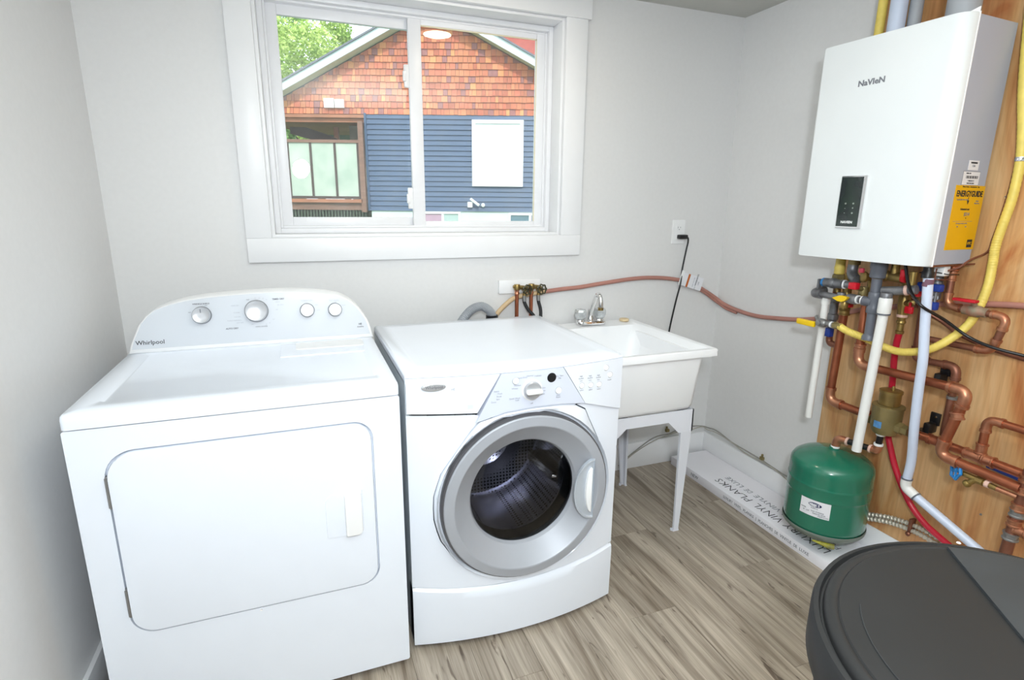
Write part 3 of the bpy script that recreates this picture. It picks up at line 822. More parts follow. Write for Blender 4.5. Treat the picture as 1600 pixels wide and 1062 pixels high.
# faucet
fc = thing('faucet', 'chrome two-knob gooseneck faucet at the back of the white tub', 'faucet', (-.795, -.075, SZ))
g = G(); g.slab(rr(-.866, -.103, -.722, -.047, .022, 6), lambda a, b: (a, b, SZ), lambda a, b: (a, b, SZ + .017), .007); obj('base_plate', g, M['chrome'], fc)
for x in (-.849, -.747):
    g = G(); g.lathe([(.020, 0), (.018, .008), (.012, .012)], (x, -.075, SZ + .016), (0, 0, 1), 24); obj('collar', g, M['chrome'], fc)
    g = G(); pr = [(.016, .0), (.024, .006), (.0295, .020), (.0295, .036), (.025, .045), (.008, .049)]
    g.lathe(pr, (x, -.075, SZ + .026), (0, 0, 1), 8); kb = obj('knob', g, M['crystal'], fc, 20)
    obj('knob_cap', G().lathe([(.009, 0), (.009, .004), (.006, .006)], (x, -.075, SZ + .070), (0, 0, 1), 16), M['chrome'], kb)
sp = spline([(-.795, -.075, .834), (-.795, -.076, .865), (-.795, -.085, .890), (-.795, -.105, .930), (-.795, -.122, .958), (-.795, -.140, .969), (-.795, -.156, .958), (-.795, -.164, .935), (-.795, -.165, .905)], 6)
g = G().tube(sp, .0108, 14); g.lathe([(.017, 0), (.016, .012), (.0115, .022), (.0115, .05), (.013, .052), (.0095, .056)], (-.795, -.075, SZ + .016), (0, 0, 1), 20); obj('spout', g, M['chrome'], fc, 60)
obj('aerator', G().lathe([(.0125, 0), (.0125, .012), (.0105, .014)], (-.795, -.165, .901), (0, 0, 1), 16), M['brass'], fc)
sp_ = G(); sp_.lathe([(.022, 0), (.0235, .004), (.0225, .011), (.012, .0135)], (-.604, -.062, SZ), (0, 0, 1), 20)
tag(obj('soap_puck', sp_, M['soap']), 'small round beige puck at the back corner of the tub rim', 'soap')

# ================================================================= BACK WALL FITTINGS
vp = obj('valve_backing_board', G().box((-1.226, -.012, .973), (-1.028, 0, 1.032), .001), M['trim'])
tag(vp, 'small white board on the wall behind the washer valves', 'board')
for i, (x, hx) in enumerate(((-1.150, -1.111), (-1.081, -1.042))):
    s = ('left', 'right')[i]
    v = thing('washer_valve', 'brass washer shut-off valve with spoked dark handle, %s one of the pair' % s, 'valve', (x, -.03, .99), 'washer shut-off valves')
    g = G(); g.cyl((x - .012, -.036, 1.006), (hx + .006, -.036, .998), .0095, seg=14); g.cyl((hx, -.022, .990), (hx, -.052, .994), .011, seg=14); g.cyl((hx, -.036, .985), (hx - .004, -.036, .958), .0085, seg=12)
    g.cyl((x - .018, -.036, 1.007), (x - .003, -.036, 1.005), .006, seg=10); g.cyl((x, -.03, 1.0), (x, -.012, 1.0), .009, seg=10)
    g.lathe([(.013, -.012), (.0145, -.006), (.0145, .006), (.013, .012)], (x, -.036, 1.004), (0, 0, 1), 14)
    obj('valve_body', g, M['brass'], v)
    wg = G(); c = V((hx + .002, -.062, .993)); ax = V((0, -1, .05)).normalized(); nx_ = V((1, 0, 0)); ny_ = ax.cross(nx_).normalized()
    rim = [c + (nx_ * math.cos(2 * PI * k / 28) + ny_ * math.sin(2 * PI * k / 28)) * (.0205 + .0022 * math.cos(2 * PI * k * 7 / 28)) for k in range(29)]
    wg.tube(rim, .0034, 6)
    for k in range(5):
        a = 2 * PI * k / 5; wg.tube([c, c + (nx_ * math.cos(a) + ny_ * math.sin(a)) * .020], .0028, 6)
    wg.cyl(c + ax * .003, c - ax * .016, .0065, seg=10)
    label_part(obj('handwheel', wg, mat('handwheel_paint', (84, 82, 56), .35, .5, col2=(40, 36, 30), scale=60), v), 'dark brassy handwheel')
    cp_ = thing('copper_riser', 'short vertical copper pipe below the %s washer valve' % s, 'pipe', (x, -.036, .60), 'copper risers behind the washer')
    obj('riser', G().cyl((x, -.036, .60), (x, -.036, .996), .0085, seg=14), M['copper'], cp_)
    collar((x, -.036, .983), (0, 0, 1), .0085, M['fit'], cp_, L=.020)
    hs_ = thing('fill_hose', 'black washer fill hose with silver end under the %s valve' % s, 'hose', (hx - .004, -.036, .80), 'black fill hoses')
    ex = (.030, .0)[i]
    pts = spline([(hx - .004, -.036, .958), (hx - .003, -.038, .935), (hx + .004 + ex * .3, -.046, .90), (hx + .010 * (1 - i) + ex, -.06, .865), (hx - .012 * i + ex * 1.4, -.085, .80)], 6)
    obj('hose', G().tube(pts, .0075, 12), M['rubber'], hs_)
    obj('ferrule', G().cyl((hx - .004, -.036, .964), (hx - .003, -.037, .938), .0088, seg=14), M['steel'], hs_)
# corrugated drain hose
hp = spline([(-1.452, -.150, .868), (-1.415, -.125, .905), (-1.378, -.11, .931), (-1.335, -.10, .938), (-1.298, -.095, .915), (-1.282, -.09, .880), (-1.278, -.09, .82)], 10)
g = G(); n = len(hp); fine = []
for a, b in zip(hp, hp[1:]):
    for k in range(3): fine.append(a.lerp(b, k / 3))
g.tube(fine, .017, 16, True, [.0190 if i % 4 < 2 else .0150 for i in range(len(fine))])
tag(obj('drain_hose', g, M['cyan'], None, 12), 'grey corrugated drain hose arching over the back of the washer', 'hose')
g = G(); g.lathe([(.026, 0), (.026, .034), (.021, .034), (.021, 0)], (-1.285, -.088, .862), (0, 0, 1), 20)
tag(obj('standpipe', g, M['black']), 'black standpipe rim behind the washer where the hose drops in', 'pipe')
# thin tan and red tube along the wall
p_tan = spline([(-1.262, -.055, .862), (-1.245, -.040, .889), (-1.197, -.028, .929), (-1.150, -.0245, .956), (-1.060, -.0240, .970), (-1.006, -.020, .975)], 6)
p_red = spline([(-1.006, -.020, .975), (-.915, -.0115, .981), (-.827, -.0115, .986), (-.735, -.0115, .996), (-.639, -.0115, 1.006), (-.55, -.0115, 1.014), (-.459, -.0115, 1.017), (-.36, -.0115, 1.012), (-.260, -.0115, .998), (-.19, -.0115, .978), (-.125, -.0115, .951), (-.07, -.0118, .922), (-.024, -.020, .893), (-.0125, -.060, .872), (-.0125, -.16, .856), (-.0125, -.283, .851), (-.0125, -.40, .862), (-.0125, -.541, .883), (-.0125, -.664, .914), (-.025, -.72, .935), (-.025, -.809, .973), (-.025, -.953, 1.013), (-.025, -1.095, 1.046), (-.025, -1.329, 1.080), (-.025, -1.62, 1.088), (-.025, -2.0, 1.09)], 6)
tb = thing('water_tube', 'thin faded red tube running along both walls behind the sink', 'tube', (-.6, -.0115, .9))
label_part(obj('tan_section', G().tube(p_tan, .0105, 12), M['tantube'], tb), 'tan end section of the tube')
obj('red_section', G().tube(p_red, .0098, 12), M['pinkpex'], tb)
p2 = spline([(-.150, -.0125, .952), (-.095, -.012, .925), (-.045, -.013, .893), (-.015, -.034, .868), (-.0132, -.09, .850), (-.0132, -.16, .842)], 6)
obj('second_run', G().tube(p2, .0065, 10), M['pinkpex'], tb)
# hanging tag round the tube
wt = thing('warning_tag', 'white warning tag with orange stripe wrapped around the red tube', 'tag', (-.205, -.03, .95))
d1 = V((.130, 0, -.037)).normalized(); d2 = V((.037, 0, .130)).normalized(); o = V((-.198, -.024, .990))
def quad(o, a, b, w, h, t, n=V((0, -1, 0))):
    g = G(); P_ = [o + a * x + b * z for x, z in ((-w / 2, -h / 2), (w / 2, -h / 2), (w / 2, h / 2), (-w / 2, h / 2))]
    g.loops([[p for p in P_], [p + n * t for p in P_]]); return g
obj('tag_sheet', quad(o, d1, d2, .142, .066, .0015), M['paper'], wt)
obj('tag_fold', quad(o - d1 * .066 + V((0, -.0025, .003)), d1, d2, .016, .076, .002), M['plast'], wt)
obj('stripe', quad(o - d1 * .022 + V((0, -.0016, 0)), d1, d2, .012, .066, .0006), mat('orange_stripe', (190, 100, 40), .5), wt)
text('WARNING', .012, M['ink'], wt, o + d1 * .030 + d2 * .016 + V((0, -.0022, 0)), d2, -d1)
for k, s in enumerate(('HOT WATER', 'DO NOT TOUCH', 'LINE')): text(s, .0085, M['ink_light'], wt, o + d1 * (.014 + .016 * k) + V((0, -.0022, 0)), d2, -d1)
# outlet and cord
ox, oz = -.2845, 1.2365
ot = thing('wall_outlet', 'white duplex wall outlet with black plug, above the sink', 'outlet', (ox, 0, oz))
obj('cover_plate', G().slab(rr(ox - .036, oz - .058, ox + .036, oz + .058, .004, 4), fr_y(0), fr_y(-.006), .003), M['plast'], ot)
for dz in (.020, -.020):
    g = G(); g.slab(rr(ox - .017, oz + dz - .0145, ox + .017, oz + dz + .0145, .009, 5), fr_y(-.005), fr_y(-.0078), .001); rc = obj('receptacle', g, M['plast'], ot)
    if dz > 0:
        g = G()
        for a, h in ((-.0065, .0085), (.0065, .0070)): g.box((ox + a - .001, -.0082, oz + dz - h / 2 + .002), (ox + a + .001, -.0079, oz + dz + h / 2 + .002))
        g.cyl((ox, -.0079, oz + dz - .008), (ox, -.0082, oz + dz - .008), .0024, seg=10); obj('slots', g, M['ink'], rc)
pc_ = thing('power_cord', 'black power cord plugged into the outlet, hanging behind the tub', 'cord', (-.26, -.02, .74))
obj('plug', G().box((-.296, -.034, 1.203), (-.246, -.008, 1.224), .005), M['black'], pc_)
cpts = spline([(-.250, -.022, 1.214), (-.238, -.022, 1.206), (-.236, -.021, 1.185), (-.2415, -.02, 1.150), (-.2555, -.020, 1.056), (-.268, -.030, .98), (-.2835, -.026, .894), (-.3045, -.02, .746), (-.318, -.025, .63), (-.33, -.022, .50)], 6)
obj('cable', G().tube(cpts, .0042, 10), M['black'], pc_)

# low voltage cable along the baseboards
cb = thing('baseboard_cable', 'thin grey cable pair clipped above the white baseboards', 'cable', (-.05, -.05, .16))
z2 = [(-.56, -.022, .030), (-.481, -.020, .087), (-.351, -.018, .157), (-.25, -.016, .166), (-.205, -.014, .176), (-.101, -.012, .186), (-.030, -.012, .178), (-.012, -.035, .176), (-.012, -.11, .187), (-.012, -.222, .169), (-.012, -.325, .166), (-.012, -.421, .163), (-.012, -.513, .155), (-.012, -.598, .150), (-.014, -.70, .147)]
obj('strand', G().tube(spline(z2, 5), .0032, 8), mat('grey_cable', (150, 148, 142), .5), cb)
z3 = [(p[0] - .002, p[1] - .006, p[2] - .008 + .007 * math.sin(i * 2.3)) for i, p in enumerate(z2)]
obj('strand', G().tube(spline(z3, 5), .0026, 8), mat('pale_cable', (176, 172, 160), .5), cb)
for nm, x, y, z in (('a', -.009, -.427, .174), ('b', -.261, -.009, .188)):
    g = G(); g.box((x - .008, y - .010, z - .012), (x + .006 if x > -.1 else x + .012, y + .010 if x > -.1 else y + .007, z + .004), .002); g.box((x - .005, y - .004, z + .004), (x + .003, y + .004, z + .018), .001)
    tag(obj('cable_clip', g, M['brass_dull']), {'a': 'small metal cable clip on the right wall above the baseboard', 'b': 'small metal cable clip on the back wall under the tub'}[nm], 'clip')

# ================================================================= FLOORING CARTON
bx = thing('flooring_carton', 'long flat white carton of vinyl planks against the right baseboard', 'box', (-.131, -.62, 0))
obj('carton', G().box((-.2461, -1.262, 0), (-.016, -.045, .047), .002), M['carton'], bx)
for s_, ya, yb_ in (('LUXURY', -.973, -.767), ('VINYL', -.742, -.590), ('PLANKS', -.563, -.347)):
    text(s_, .058, M['ink_dark'], bx, (-.172, ya, .0474), (0, 1, 0), (-1, 0, 0), bold=-.0009, center=False, fit=yb_ - ya)
for s_, ya, yb_ in (('PLANCHES', -.972, -.760), ('DE', -.738, -.698), ('VINYLE', -.675, -.530), ('DE', -.505, -.470), ('LUXE', -.448, -.345)):
    text(s_, .040, M['ink'], bx, (-.118, ya, .0474), (0, 1, 0), (-1, 0, 0), bold=-.0005, center=False, fit=yb_ - ya)
for s_, ya, yb_ in (('LUXURY', -.450, -.510), ('VINYL', -.522, -.566), ('PLANKS', -.578, -.640), ('|', -.6525, -.654), ('PLANCHES', -.668, -.748), ('DE', -.760, -.776), ('VINYLE', -.788, -.846), ('DE', -.858, -.874), ('LUXE', -.886, -.930)):
    text(s_, .019, M['ink'], bx, (-.2464, ya, .017), (0, -1, 0), (0, 0, 1), center=False, fit=ya - yb_)
text('NEW', .024, M['ink'], bx, (-.2464, -.24, .024), (0, -1, 0), (0, 0, 1))

# ================================================================= BOILER (water heater)
NX, NY, NZ, NA = -.032, -.7318, 1.1884, .0587
NM = Matrix.Translation((NX, NY, NZ)) @ Matrix.Rotation(NA, 4, 'Z')
nl = lambda d, w_, h: NM @ V((-d, -w_, h))     # depth from wall, distance along wall towards camera, height
bo = thing('water_heater', 'white wall-hung tankless water heater on the plywood panel', 'water heater', (NX - .14, NY - .22, NZ))


def nprism(outl, h0, h1, bev=0):
    g = G(); cx = sum(p[0] for p in outl) / len(outl); cy = sum(p[1] for p in outl) / len(outl)
    s_ = lambda k: [((a - cx) * (1 - k / .14) + cx, (b - cy) * (1 - k / .22) + cy) for a, b in outl]
    L = lambda lp, h: [nl(a, b, h) for a, b in lp]
    if bev: g.loops([L(s_(bev), h0), L(outl, h0 + bev), L(outl, h1 - bev), L(s_(bev), h1)])
    else: g.loops([L(outl, h0), L(outl, h1)])
    return g


Wd, Hd = .437, .697
# rear shell touches the panel (kept clear of it at the near end)
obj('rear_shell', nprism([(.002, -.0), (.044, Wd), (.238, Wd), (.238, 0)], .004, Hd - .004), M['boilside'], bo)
# front cover with rounded vertical edges
arc = lambda cx, cy, r, a0, a1, n=8: [(cx + r * math.cos(math.radians(a0 + (a1 - a0) * k / n)), cy + r * math.sin(math.radians(a0 + (a1 - a0) * k / n))) for k in range(n + 1)]
R_ = .042
outl = [(.2395, -.002)] + arc(.280 - .010, .010 - .002, .010, -90, 0, 5) + arc(.280 - R_, Wd + .002 - R_, R_, 0, 90, 10) + [(.2395, Wd + .002)]
cov = obj('front_cover', nprism(outl, 0, Hd, .004), M['boiler'], bo, 35)
obj('cover_seam', nprism([(.2365, -.003), (.2365, Wd + .0035), (.2395, Wd + .0035), (.2395, -.003)], -.001, Hd + .001), M['seam'], bo)
g = G(); g.loops([[nl(.238, Wd - .05, Hd), nl(.238, Wd, Hd), nl(.238, Wd, Hd + .014)], [nl(.236, Wd - .05, Hd), nl(.236, Wd, Hd), nl(.236, Wd, Hd + .014)]]); obj('cover_tab', g, M['seam'], bo)
ndir_r = (NM.to_3x3() @ V((0, -1, 0))); ndir_f = (NM.to_3x3() @ V((-1, 0, 0)))
FD = .280


def ntext(s, w_, h, size, m, parent, d=FD + .0006, bold=0, sx=1): return text(s, size, m, parent, nl(d, w_, h), ndir_r, (0, 0, 1), 'lettering', .0004, bold, sx=sx)


ntext('NaVIeN', .186, .560, .0245, M['ink'], cov, bold=.0007, sx=1.08)
# control panel: framed dark glass
gp = [(.140, .107), (.226, .107), (.226, .272), (.140, .272)]
cpn = obj('control_panel', nprism([(FD - .001, .139), (FD + .007, .139), (FD + .007, .227), (FD - .001, .227)], .105, .274, .0), M['chrome'], bo)
gl = G(); gl.loops([[nl(FD + .0068, a, b) for a, b in ((.141, .110), (.216, .110), (.216, .270), (.141, .270))], [nl(FD + .0078, a, b) for a, b in ((.141, .110), (.216, .110), (.216, .270), (.141, .270))]])
obj('display_glass', gl, mat('dark_display', (34, 38, 44), .12, col2=(44, 60, 48), scale=10, coat=.6), cpn)
ntext('NAVIEN', .178, .124, .0115, M['plast'], cpn, FD + .0082, .0003)
for s, a, b in (('•', .166, .186), ('•', .193, .186), ('—', .166, .170), ('+', .193, .170), ('–', .166, .155), ('■', .193, .155)):
    ntext(s if s in '+' else '-' if s in '—–' else 'o', a, b, .011, M['frost'], cpn, FD + .0082)
sw = M['black']
# side labels
sd_u = (NM.to_3x3() @ V((1, 0, 0)))


def slabel(name, d0, d1, h0, h1, m, parent=None, t=.0008, off=0.0):
    g = G(); L = [(d0, h0), (d1, h0), (d1, h1), (d0, h1)]
    g.loops([[nl(a, Wd + off, b) for a, b in L], [nl(a, Wd + off + t, b) for a, b in L]]); return obj(name, g, m, parent or bo)


stext = lambda s, d, h, size, m, parent, bold=0, sx=1: text(s, size, m, parent, nl(d, Wd + .0012, h), sd_u, (0, 0, 1), 'lettering', .0003, bold, sx=sx)
en = label_part(slabel('energy_label', .192, .040, .048, .240, M['energy']), 'yellow energy rating label')
stext('ENERGYGUIDE', .116, .215, .024, M['ink_dark'], en, .0007, .84)
stext('Water Heater - Instantaneous - Gas', .116, .236, .006, M['ink_dark'], en); stext('Capacity (first hour rating)', .148, .1985, .0055, M['ink'], en); stext('Model', .070, .1945, .0055, M['ink'], en); stext('Natural Gas', .070, .188, .0055, M['ink'], en)
slabel('arrow', .1195, .1165, .190, .206, M['ink_dark'], en, .001); stext('V', .118, .190, .014, M['ink_dark'], en, .0008)
stext('Estimated cost', .126, .170, .0078, M['ink_dark'], en, .0002); stext('$214', .112, .155, .014, M['ink'], en, .0002); stext('v', .113, .144, .009, M['ink_dark'], en)
slabel('rule', .176, .075, .1335, .1345, M['ink'], en, .001); stext('Cost range of similar models', .130, .128, .005, M['ink'], en); stext('186', .148, .118, .0055, M['ink'], en); stext('256', .104, .118, .0055, M['ink'], en)
ik = slabel('rating_mark', .080, .053, .054, .078, M['ink_dark'], en, .0011); text('FTC', .012, M['energy'], ik, nl(.0665, Wd + .0015, .066), sd_u, (0, 0, 1))
slabel('serial_frame', .1690, .0810, .240, .2810, M['ink'], bo, .0004)
se = label_part(slabel('serial_label', .1675, .0825, .2415, .2795, M['paper'], bo, .0007), 'small white serial label with dark border')
for k in range(14): slabel('bar', .152 - k * .0044, .152 - k * .0044 - (.0028 if k % 3 else .0016), .260, .268, M['ink_dark'], se, .0011)
stext('SERIAL NO.', .142, .2745, .005, M['ink_dark'], se); stext('7 4018 W 17', .125, .253, .006, M['ink_dark'], se); stext('MADE IN KOREA', .125, .246, .005, M['ink_dark'], se)
sl_ = slabel('white_label', .150, .098, .284, .312, M['paper'], bo, .0007); stext('WARNING', .124, .305, .007, M['ink_dark'], sl_, .0002); stext('CSA', .124, .296, .008, M['ink'], sl_)
# underside
obj('base_plate', nprism([(.05, .006), (.05, Wd - .006), (.235, Wd - .006), (.235, .006)], -.004, .006), M['steel'], bo)
obj('bottom_lip', nprism([(.0, Wd - .004), (.0, Wd - .001), (.236, Wd - .001), (.236, Wd - .004)], -.003, .002), M['copper_old'], bo)
# vent and gas pipes leaving the top
for (x, y, r, m_, lab, nm, z0) in ((-.10, -.775, .0150, M['csst'], 'yellow gas line rising from behind the far top edge of the heater', 'gas_line', 1.885), (-.125, -.853, .026, M['pvcb'], 'wide pale pipe rising from the heater top beside the yellow line', 'vent_pipe', 1.885), (-.085, -.884, .020, M['cyan'], 'narrow grey pipe rising behind the wide pale vent pipe', 'vent_pipe', 1.885), (-.150, -1.076, .043, M['cyan'], 'wide grey exhaust pipe on the near end of the heater top', 'exhaust_pipe', 1.885)):
    g = G().cyl((x, y, z0), (x, y, ZC), r, seg=24); t_ = obj(nm, g, m_); tag(t_, lab, 'pipe')
# ================================================================= PLUMBING
# --- copper runs
h1 = pipe('copper_pipe', 'copper pipe dropping from the yellow-handled cock and turning into the brass separator', 'pipe', [(-.14, -.840, .995), (-.14, -.833, .625), (-.13, -1.003, .620)], .0148, M['copper'], .034, M['fit'])
collar((-.14, -.840, .985), (0, .02, 1), .0148, M['brass'], h1, L=.034); collar((-.13, -.985, .6205), (0, 1, 0), .0148, M['fit'], h1)
h2 = pipe('copper_pipe', 'copper pipe zigzagging from under the heater to the lower right riser', 'pipe', [(-.165, -.937, 1.05), (-.165, -.942, .806), (-.165, -1.308, .820), (-.165, -1.262, .592), (-.150, -1.478, .580)], .0148, M['copper'], .036, M['fit'])
collar((-.165, -.942, .872), (0, 0, 1), .0148, M['fit'], h2, L=.02); collar((-.165, -1.291, .735), (0, .2, 1), .0148, M['fit'], h2, L=.022)
h4 = pipe('copper_pipe', 'dull brown copper pipe stepping down the plywood behind the bluish drain', 'pipe', [(-.05, -1.056, 1.12), (-.05, -1.064, .848), (-.05, -1.200, .856), (-.05, -1.202, .615), ], .0118, M['copper_old'], .028, M['copper_old'])
collar((-.05, -1.205, .752), (0, 0, 1), .013, M['steel'], h4, 'clamp_ring', .010)
h5 = pipe('copper_pipe', 'tarnished copper loop with red lever valve at the near end of the heater', 'pipe', [(-.09, -1.153, 1.195), (-.09, -1.154, 1.055), (-.09, -1.326, 1.048), (-.09, -1.303, .937), (-.09, -1.105, .935)], .0108, M['copper_old'], .027, M['fit'])
collar((-.09, -1.153, 1.150), (0, 0, 1), .0108, M['fit'], h5, L=.03); collar((-.09, -1.153, 1.178), (0, 0, 1), .0125, M['copper'], h5, L=.02)
lv = thing('ball_valve', 'tarnished ball valve with red lever on the copper loop', 'valve', (-.09, -1.235, 1.052))
g = G(); g.lathe([(.012, -.034), (.015, -.032), (.015, -.018), (.0185, -.012), (.0185, .012), (.015, .018), (.015, .032), (.012, .034)], (-.09, -1.238, 1.0515), (0, 1, 0), 16); g.cyl((-.09, -1.238, 1.06), (-.105, -1.238, 1.082), .007, seg=10)
obj('valve_body', g, mat('green_tarnish', (150, 150, 128), .5, .4, col2=(176, 120, 100), scale=40), lv)
g = G(); g.box((-.122, -1.250, 1.079), (-.100, -1.185, 1.088), .002); obj('lever', g, M['red'], lv)
h6 = G().tube(spline([(-.046, -.99, 1.06), (-.044, -1.054, 1.022), (-.022, -1.112, .988), (-.022, -1.17, .958), (-.022, -1.271, .931), (-.022, -1.378, .920), (-.022, -1.6, .905), (-.022, -2.0, .90)], 6), .0065, 10)
tag(obj('copper_tube', h6, M['copper_old']), 'thin brown copper tube sloping across the plywood under the black cable', 'tube')
h3 = pipe('copper_pipe', 'horizontal copper pipe from the brass separator to the lower right riser', 'pipe', [(-.125, -1.108, .612), (-.108, -1.22, .610), (-.118, -1.50, .610)], .0142, M['copper'], .01, M['copper'], elbow='bend')
collar((-.120, -1.13, .611), (0, 1, 0), .0142, M['fit'], h3, L=.045); collar((-.113, -1.330, .610), (0, 1, 0), .0142, M['fit'], h3, L=.05, ringed=True); collar((-.113, -1.372, .610), (0, 1, 0), .0142, M['fit'], h3, L=.03)
h3r = pipe('copper_pipe', 'copper branch rising from a tee and turning right below the loop', 'pipe', [(-.112, -1.346, .626), (-.108, -1.343, .736), (-.100, -1.99, .736)], .0118, M['copper'], .026, M['fit'])
collar((-.112, -1.346, .640), (0, 0, 1), .0125, M['fit'], h3r, L=.034)
h7 = pipe('copper_pipe', 'thick copper riser with tees at the right edge above the barrel', 'pipe', [(-.140, -1.486, .640), (-.142, -1.468, .09)], .0152, M['copper_old'], .03, M['fit'])
for z in (.612, .575, .520, .502, .470, .425): collar((-.141, -1.468 - (z - .09) * .033, z), (0, 0, 1), .0152, M['fit'] if z not in (.502, .425) else M['steel'], h7, L=.022)
h7b = pipe('copper_pipe', 'short copper branch leaving the riser tee at the right edge', 'pipe', [(-.142, -1.482, .450), (-.142, -1.99, .448)], .0118, M['copper'], .03)
collar((-.142, -1.500, .450), (0, 1, 0), .0118, M['fit'], h7b, L=.03)
st = obj('blue_tube', G().tube([(-.028, -1.33, .562), (-.028, -1.45, .556)], .0085, 10), M['blue']); tag(st, 'short blue tube seen behind the two lower copper pipes', 'tube')
dv = thing('drain_valve', 'brass drain valve with blue handwheel under the lower copper pipe', 'valve', (-.16, -1.38, .54))
g = G(); g.tube([(-.158, -1.330, .559), (-.158, -1.352, .559), (-.158, -1.40, .557), (-.158, -1.428, .555)], .0085, 12); g.lathe([(.0085, -.01), (.0125, -.008), (.0125, .010), (.0085, .012)], (-.158, -1.385, .5575), (0, 1, 0), 8); g.cyl((-.158, -1.372, .556), (-.162, -1.350, .530), .0085, seg=12); g.lathe([(.010, 0), (.012, .004), (.012, .010), (.010, .014)], (-.162, -1.3495, .529), (.1, -.6, .75), 12)
obj('valve_body', g, M['brass'], dv); obj('tape', G().cyl((-.158, -1.398, .557), (-.158, -1.409, .557), .0112, seg=14), M['teflon'], dv)
obj('tail_pipe', G().tube([(-.158, -1.425, .555), (-.150, -1.475, .552)], .0075, 12), M['fit'], dv)
c = V((-.158, -1.316, .560)); wg = G(); ax = V((-.8, .6, .15)).normalized(); n1 = ax.cross(V((0, 0, 1))).normalized(); n2 = ax.cross(n1)
wg.tube([c + (n1 * math.cos(2 * PI * k / 24) + n2 * math.sin(2 * PI * k / 24)) * (.0245 + .003 * math.cos(2 * PI * k * 6 / 24)) for k in range(25)], .0048, 6)
for k in range(4): a = PI * k / 2 + .4; wg.tube([c, c + (n1 * math.cos(a) + n2 * math.sin(a)) * .024], .0040, 6)
wg.cyl(c + ax * .006, c - ax * .014, .006, seg=8); label_part(obj('handwheel', wg, M['blueface'], dv), 'bright blue handwheel')
# --- pipe clamps
for y, z, lab in ((-1.149, .812, 'upper black pipe clamp screwed to the plywood'), (-1.147, .632, 'lower black pipe clamp screwed to the plywood')):
    cl = thing('pipe_clamp', lab, 'clamp', (-.02, y, z))
    g = G(); g.box((-.020, y - .016, z - .004), (-.012, y + .016, z + .040), .002); g.box((-.055, y - .010, z - .030), (-.012, y + .012, z + .006), .004); g.box((-.080, y + .002, z - .036), (-.030, y + .030, z - .022), .003)
    obj('bracket', g, M['black'], cl); obj('screw', G().lathe([(.004, 0), (.003, .002)], (-.020, y - .003, z + .026), (-1, 0, 0), 10), M['chrome'], cl)
# --- white pipes
p1 = thing('discharge_pipe', 'slim white relief pipe hanging by the heater, ending above the carton', 'pipe', (-.2, -.803, .55))
obj('tube', G().cyl((-.2, -.8045, 1.03), (-.2, -.802, .552), .0125, seg=20), M['pvc'], p1)
g = G(); g.lathe([(.0155, -.012), (.0165, 0), (.0165, .012), (.0145, .018)], (-.2, -.8045, 1.018), (0, 0, 1), 18); obj('end_cap', g, M['pvc'], p1)
p2_ = thing('discharge_pipe', 'white relief pipe with wide collar in the middle, ending above the green tank', 'pipe', (-.22, -1.035, .51))
obj('tube', G().cyl((-.22, -1.044, 1.03), (-.22, -1.032, .511), .0158, seg=20), M['pvc'], p2_)
g = G(); g.lathe([(.0195, -.026), (.0205, -.022), (.0205, .020), (.0185, .026)], (-.22, -1.044, 1.043), (0, 0, 1), 20); obj('collar', g, M['pvc'], p2_)
obj('ring', G().lathe([(.0205, 0), (.021, .002), (.0205, .004)], (-.22, -1.0438, 1.012), (0, 0, 1), 20), M['greypvc'], p2_)
p3 = thing('condensate_drain', 'long bluish white drain pipe bending at an elbow low on the plywood', 'pipe', (-.19, -1.18, .43))
obj('tube', G().tube(spline([(-.22, -1.165, 1.150), (-.2155, -1.177, 1.009), (-.21, -1.188, .896), (-.199, -1.186, .795), (-.178, -1.183, .65), (-.150, -1.177, .53), (-.14, -1.168, .445)], 6), .0142, 18), M['pvcb'], p3)
el, _ = fillet([(-.1415, -1.169, .456), (-.139, -1.167, .423), (-.135, -1.205, .404)], .02); g = G().tube(el, .0165, 16); obj('elbow', g, M['pvc'], p3)
for q, d in ((el[0], (0, 0, 1)), (el[-1], (0, -1, -.5))): obj('ring', G().lathe([(.0178, -.002), (.0178, .002)], q, d, 16), M['greypvc'], p3)
obj('tube', G().cyl((-.136, -1.195, .409), (-.072, -1.500, .252), .0142, seg=18), M['pvcb'], p3)
obj('tape_band', G().lathe([(.0146, -.012), (.0146, .012)], (-.2195, -1.1665, 1.136), (0, .1, -1), 18), mat('maroon_print', (120, 84, 100), .5), p3)
for z, y, x in ((.628, -1.180, -.165),): obj('cable_tie', G().lathe([(.0152, -.0015), (.0152, .0015)], (x, y, z), (0, 0, 1), 18), M['black'], p3)
g = G(); g.lathe([(.017, 0), (.017, .018), (.014, .022), (.014, .040)], (-.2195, -1.161, 1.150), (0, .02, 1), 16); g.cyl((-.208, -1.150, 1.150), (-.208, -1.150, 1.19), .004, seg=8); label_part(obj('coupling', g, M['black'], p3), 'black rubber coupling')
